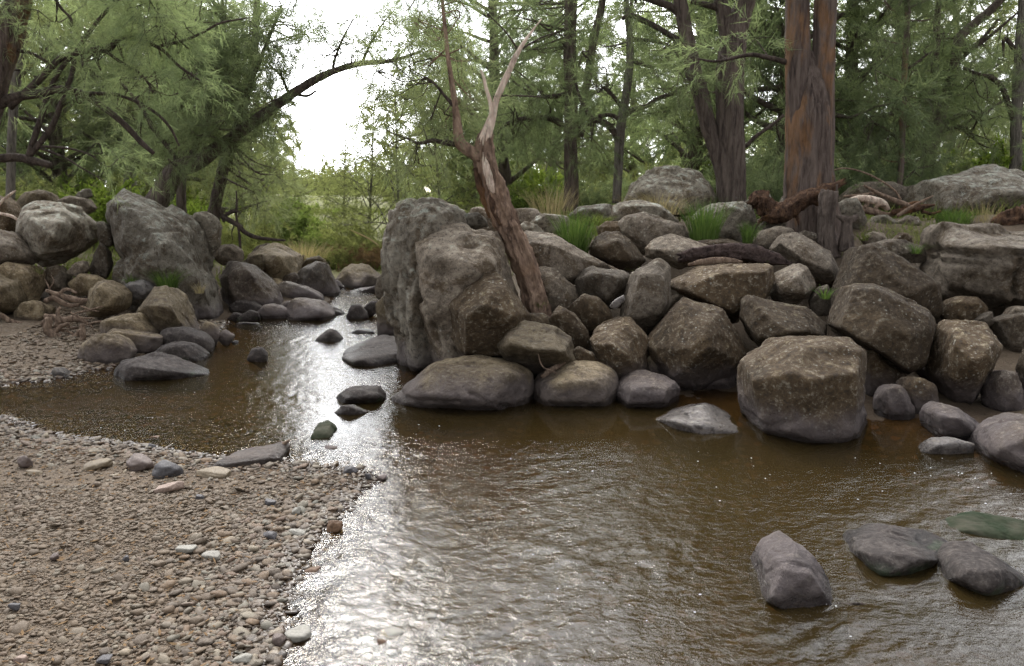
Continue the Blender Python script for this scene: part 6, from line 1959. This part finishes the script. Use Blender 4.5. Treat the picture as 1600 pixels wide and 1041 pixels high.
wood("driftwood_root", "dark tangle of wood at the right of the driftwood heap", "driftwood", 10.7, [(1392, 332, 3), (1410, 330, 5), (1428, 326, 5), (1446, 322, 4), (1460, 320, 2)], "rot", D, n=14, rough=.5, rscale=14, flutes=.3, seed=52,
     extra=[([(1410, 328, 4), (1424, 318, 3), (1440, 316, 1.4)], dict(n=8, rough=.3, rscale=20)), ([(1440, 330, 3), (1456, 334, 2.4), (1470, 330, 1.4)], dict(n=8, rough=.3, rscale=20))])
wood("vine", "thin arching cane rising over the driftwood heap", "branch", 11.0, [(1296, 268, .8), (1318, 263, 1), (1345, 268, 1.2), (1372, 280, 1.3), (1396, 296, 1.4), (1408, 312, 1.4)], "drift", n=6)
wood("stump", "red-brown rotting stump cut by the right edge of the picture", "stump", 10.2, [(1556, 352, 8), (1566, 346, 14), (1585, 342, 17), (1610, 336, 18), (1640, 332, 14)], "rot", n=24, rough=.3, rscale=9, flutes=.35, jag=.05, seed=53,
     extra=[([(1572, 330, 2), (1588, 344, 2.4), (1606, 356, 2)], dict(n=8))])
T = "tangled roots washed against the left boulders"
roots = [
    ("thick looping brown root at the front of the tangle on the gravel", 8.6, [(66, 508, 4), (76, 500, 6), (74, 514, 6.5), (84, 524, 7), (100, 530, 6.5), (116, 528, 5), (126, 516, 3)], 9, [[(84, 522, 4), (96, 510, 3.4), (110, 505, 2)]]),
    ("root bending down to the gravel at the tangle's right end", 8.45, [(128, 506, 3), (130, 520, 4.5), (128, 534, 5), (120, 546, 4), (116, 552, 2)], 8, []),
    ("dark root lying behind the front loop of the tangle", 8.85, [(70, 494, 4), (84, 496, 5), (100, 500, 5.5), (118, 498, 5), (136, 504, 3)], 8, [[(100, 500, 3), (108, 512, 2.6), (122, 512, 1.6)]]),
    ("long root reaching back between the boulders above the tangle", 9.4, [(72, 454, 2.4), (90, 460, 4), (110, 466, 4.4), (128, 470, 4), (140, 468, 2)], 8, [[(92, 460, 3), (104, 452, 2.6), (120, 458, 1.6)]]),
    ("upper root with pale thin prongs behind the tangle", 9.5, [(70, 470, 3), (84, 466, 4), (98, 474, 4), (112, 478, 3), (130, 474, 1.6)], 8, [[(78, 450, .9), (84, 440, .8), (80, 430, .4)], [(84, 466, 1.4), (76, 448, 1.2), (70, 436, .6)]]),
    ("low root end lying left beside the loaf-shaped stone", 9.1, [(-12, 486, 4), (4, 494, 4), (18, 502, 3.4), (34, 505, 2)], 8, []),
    ("short root stub sticking up in the middle of the tangle", 8.7, [(88, 512, 4), (92, 500, 4), (90, 488, 3), (94, 480, 1.6)], 8, []),
]
for lab, Y, rows, n_, ex in roots:
    wood("driftwood_root", lab, "root", Y, rows, "drift", T, n=10, rough=.28, rscale=16, seed=n_ + len(lab), extra=[(e, dict(n=7, rough=.25, rscale=20)) for e in ex])
rng = np.random.RandomState(14)
for k in range(9):
    u, v = rng.uniform(64, 150), rng.uniform(478, 532)
    a = rng.uniform(-.6, .6)
    L = rng.uniform(14, 30)
    wood("driftwood_stick", "thin brown stick caught in the tangle of roots on the left gravel", "stick", 8.65, [(u - L * math.cos(a), v - L * math.sin(a), 1.2), (u, v + rng.uniform(-3, 3), 1.6), (u + L * math.cos(a), v + L * math.sin(a), .8)], "drift", "sticks in the root tangle", n=6)
wood("stick", "pale broken stick slanting up at the far left edge", "stick", 10.6, [(-10, 328, 2.6), (4, 314, 2.6), (16, 304, 2.2), (25, 298, 1)], "bare", n=8, rough=.1)
wood("stick", "pale stick lying down over the shaded boulder at the far left edge", "stick", 10.5, [(-10, 332, 2.4), (6, 335, 2.6), (18, 338, 2.6), (26, 343, 2), (31, 349, 1)], "bare", n=8, rough=.1)
wood("dead_branch", "crooked dead branch snagged above the dark smooth upstream boulder", "branch", 12.6, [(346, 338, 3.4), (358, 344, 4), (372, 352, 3.6), (384, 364, 3.4), (400, 371, 3.2), (422, 374, 2.6), (446, 376, 1.4)], "twig", n=10, rough=.15, rscale=10,
     extra=[([(350, 338, 2.6), (362, 331, 3), (372, 330, 2.4)], dict(n=8)), ([(369, 298, 1), (370, 316, 1.4), (369, 336, 1.8), (374, 366, 2), (376, 392, 1.8), (381, 404, 1)], dict(n=8)), ([(366, 352, 1.2), (362, 364, 1), (364, 376, .5)], dict(n=6))])
wood("dead_branch", "pale bare branch arching over the scrub left of the tall fluted boulder", "branch", 15.0, [(548, 360, .8), (562, 366, 1.2), (578, 374, 1.4), (592, 384, 1.2)], "straw", n=6)
wood("stick", "thin pale twig propped between the overhanging and the egg-shaped boulders", "stick", 6.15, [(841, 553, 1), (845, 568, 1.2), (852, 576, 1.3), (862, 579, 1.2), (870, 584, .8)], "drift", n=6)
wood("wood_chip", "broken slab of wood wedged behind the egg-shaped boulder", "stick", 6.35, [(846, 590, 4), (862, 578, 5), (880, 566, 4), (886, 560, 2)], "drift", n=8, rough=.2, rscale=20, flat=.5)
wood("stick", "short stick floating at the foot of the pyramid-shaped boulder", "stick", 2.98, [(1306, 943, 1.5), (1325, 945, 3), (1345, 944, 2.6), (1358, 947, 1.2)], "twig", n=8, rough=.2, rscale=30)
wood("driftwood_log", "worn brown log end lying against the sandy slab at the gravel tip", "log", 4.95, [(418, 722, 2), (424, 710, 4), (432, 702, 4.5), (442, 695, 4), (453, 688, 2)], "drift", n=12, rough=.2, rscale=20)
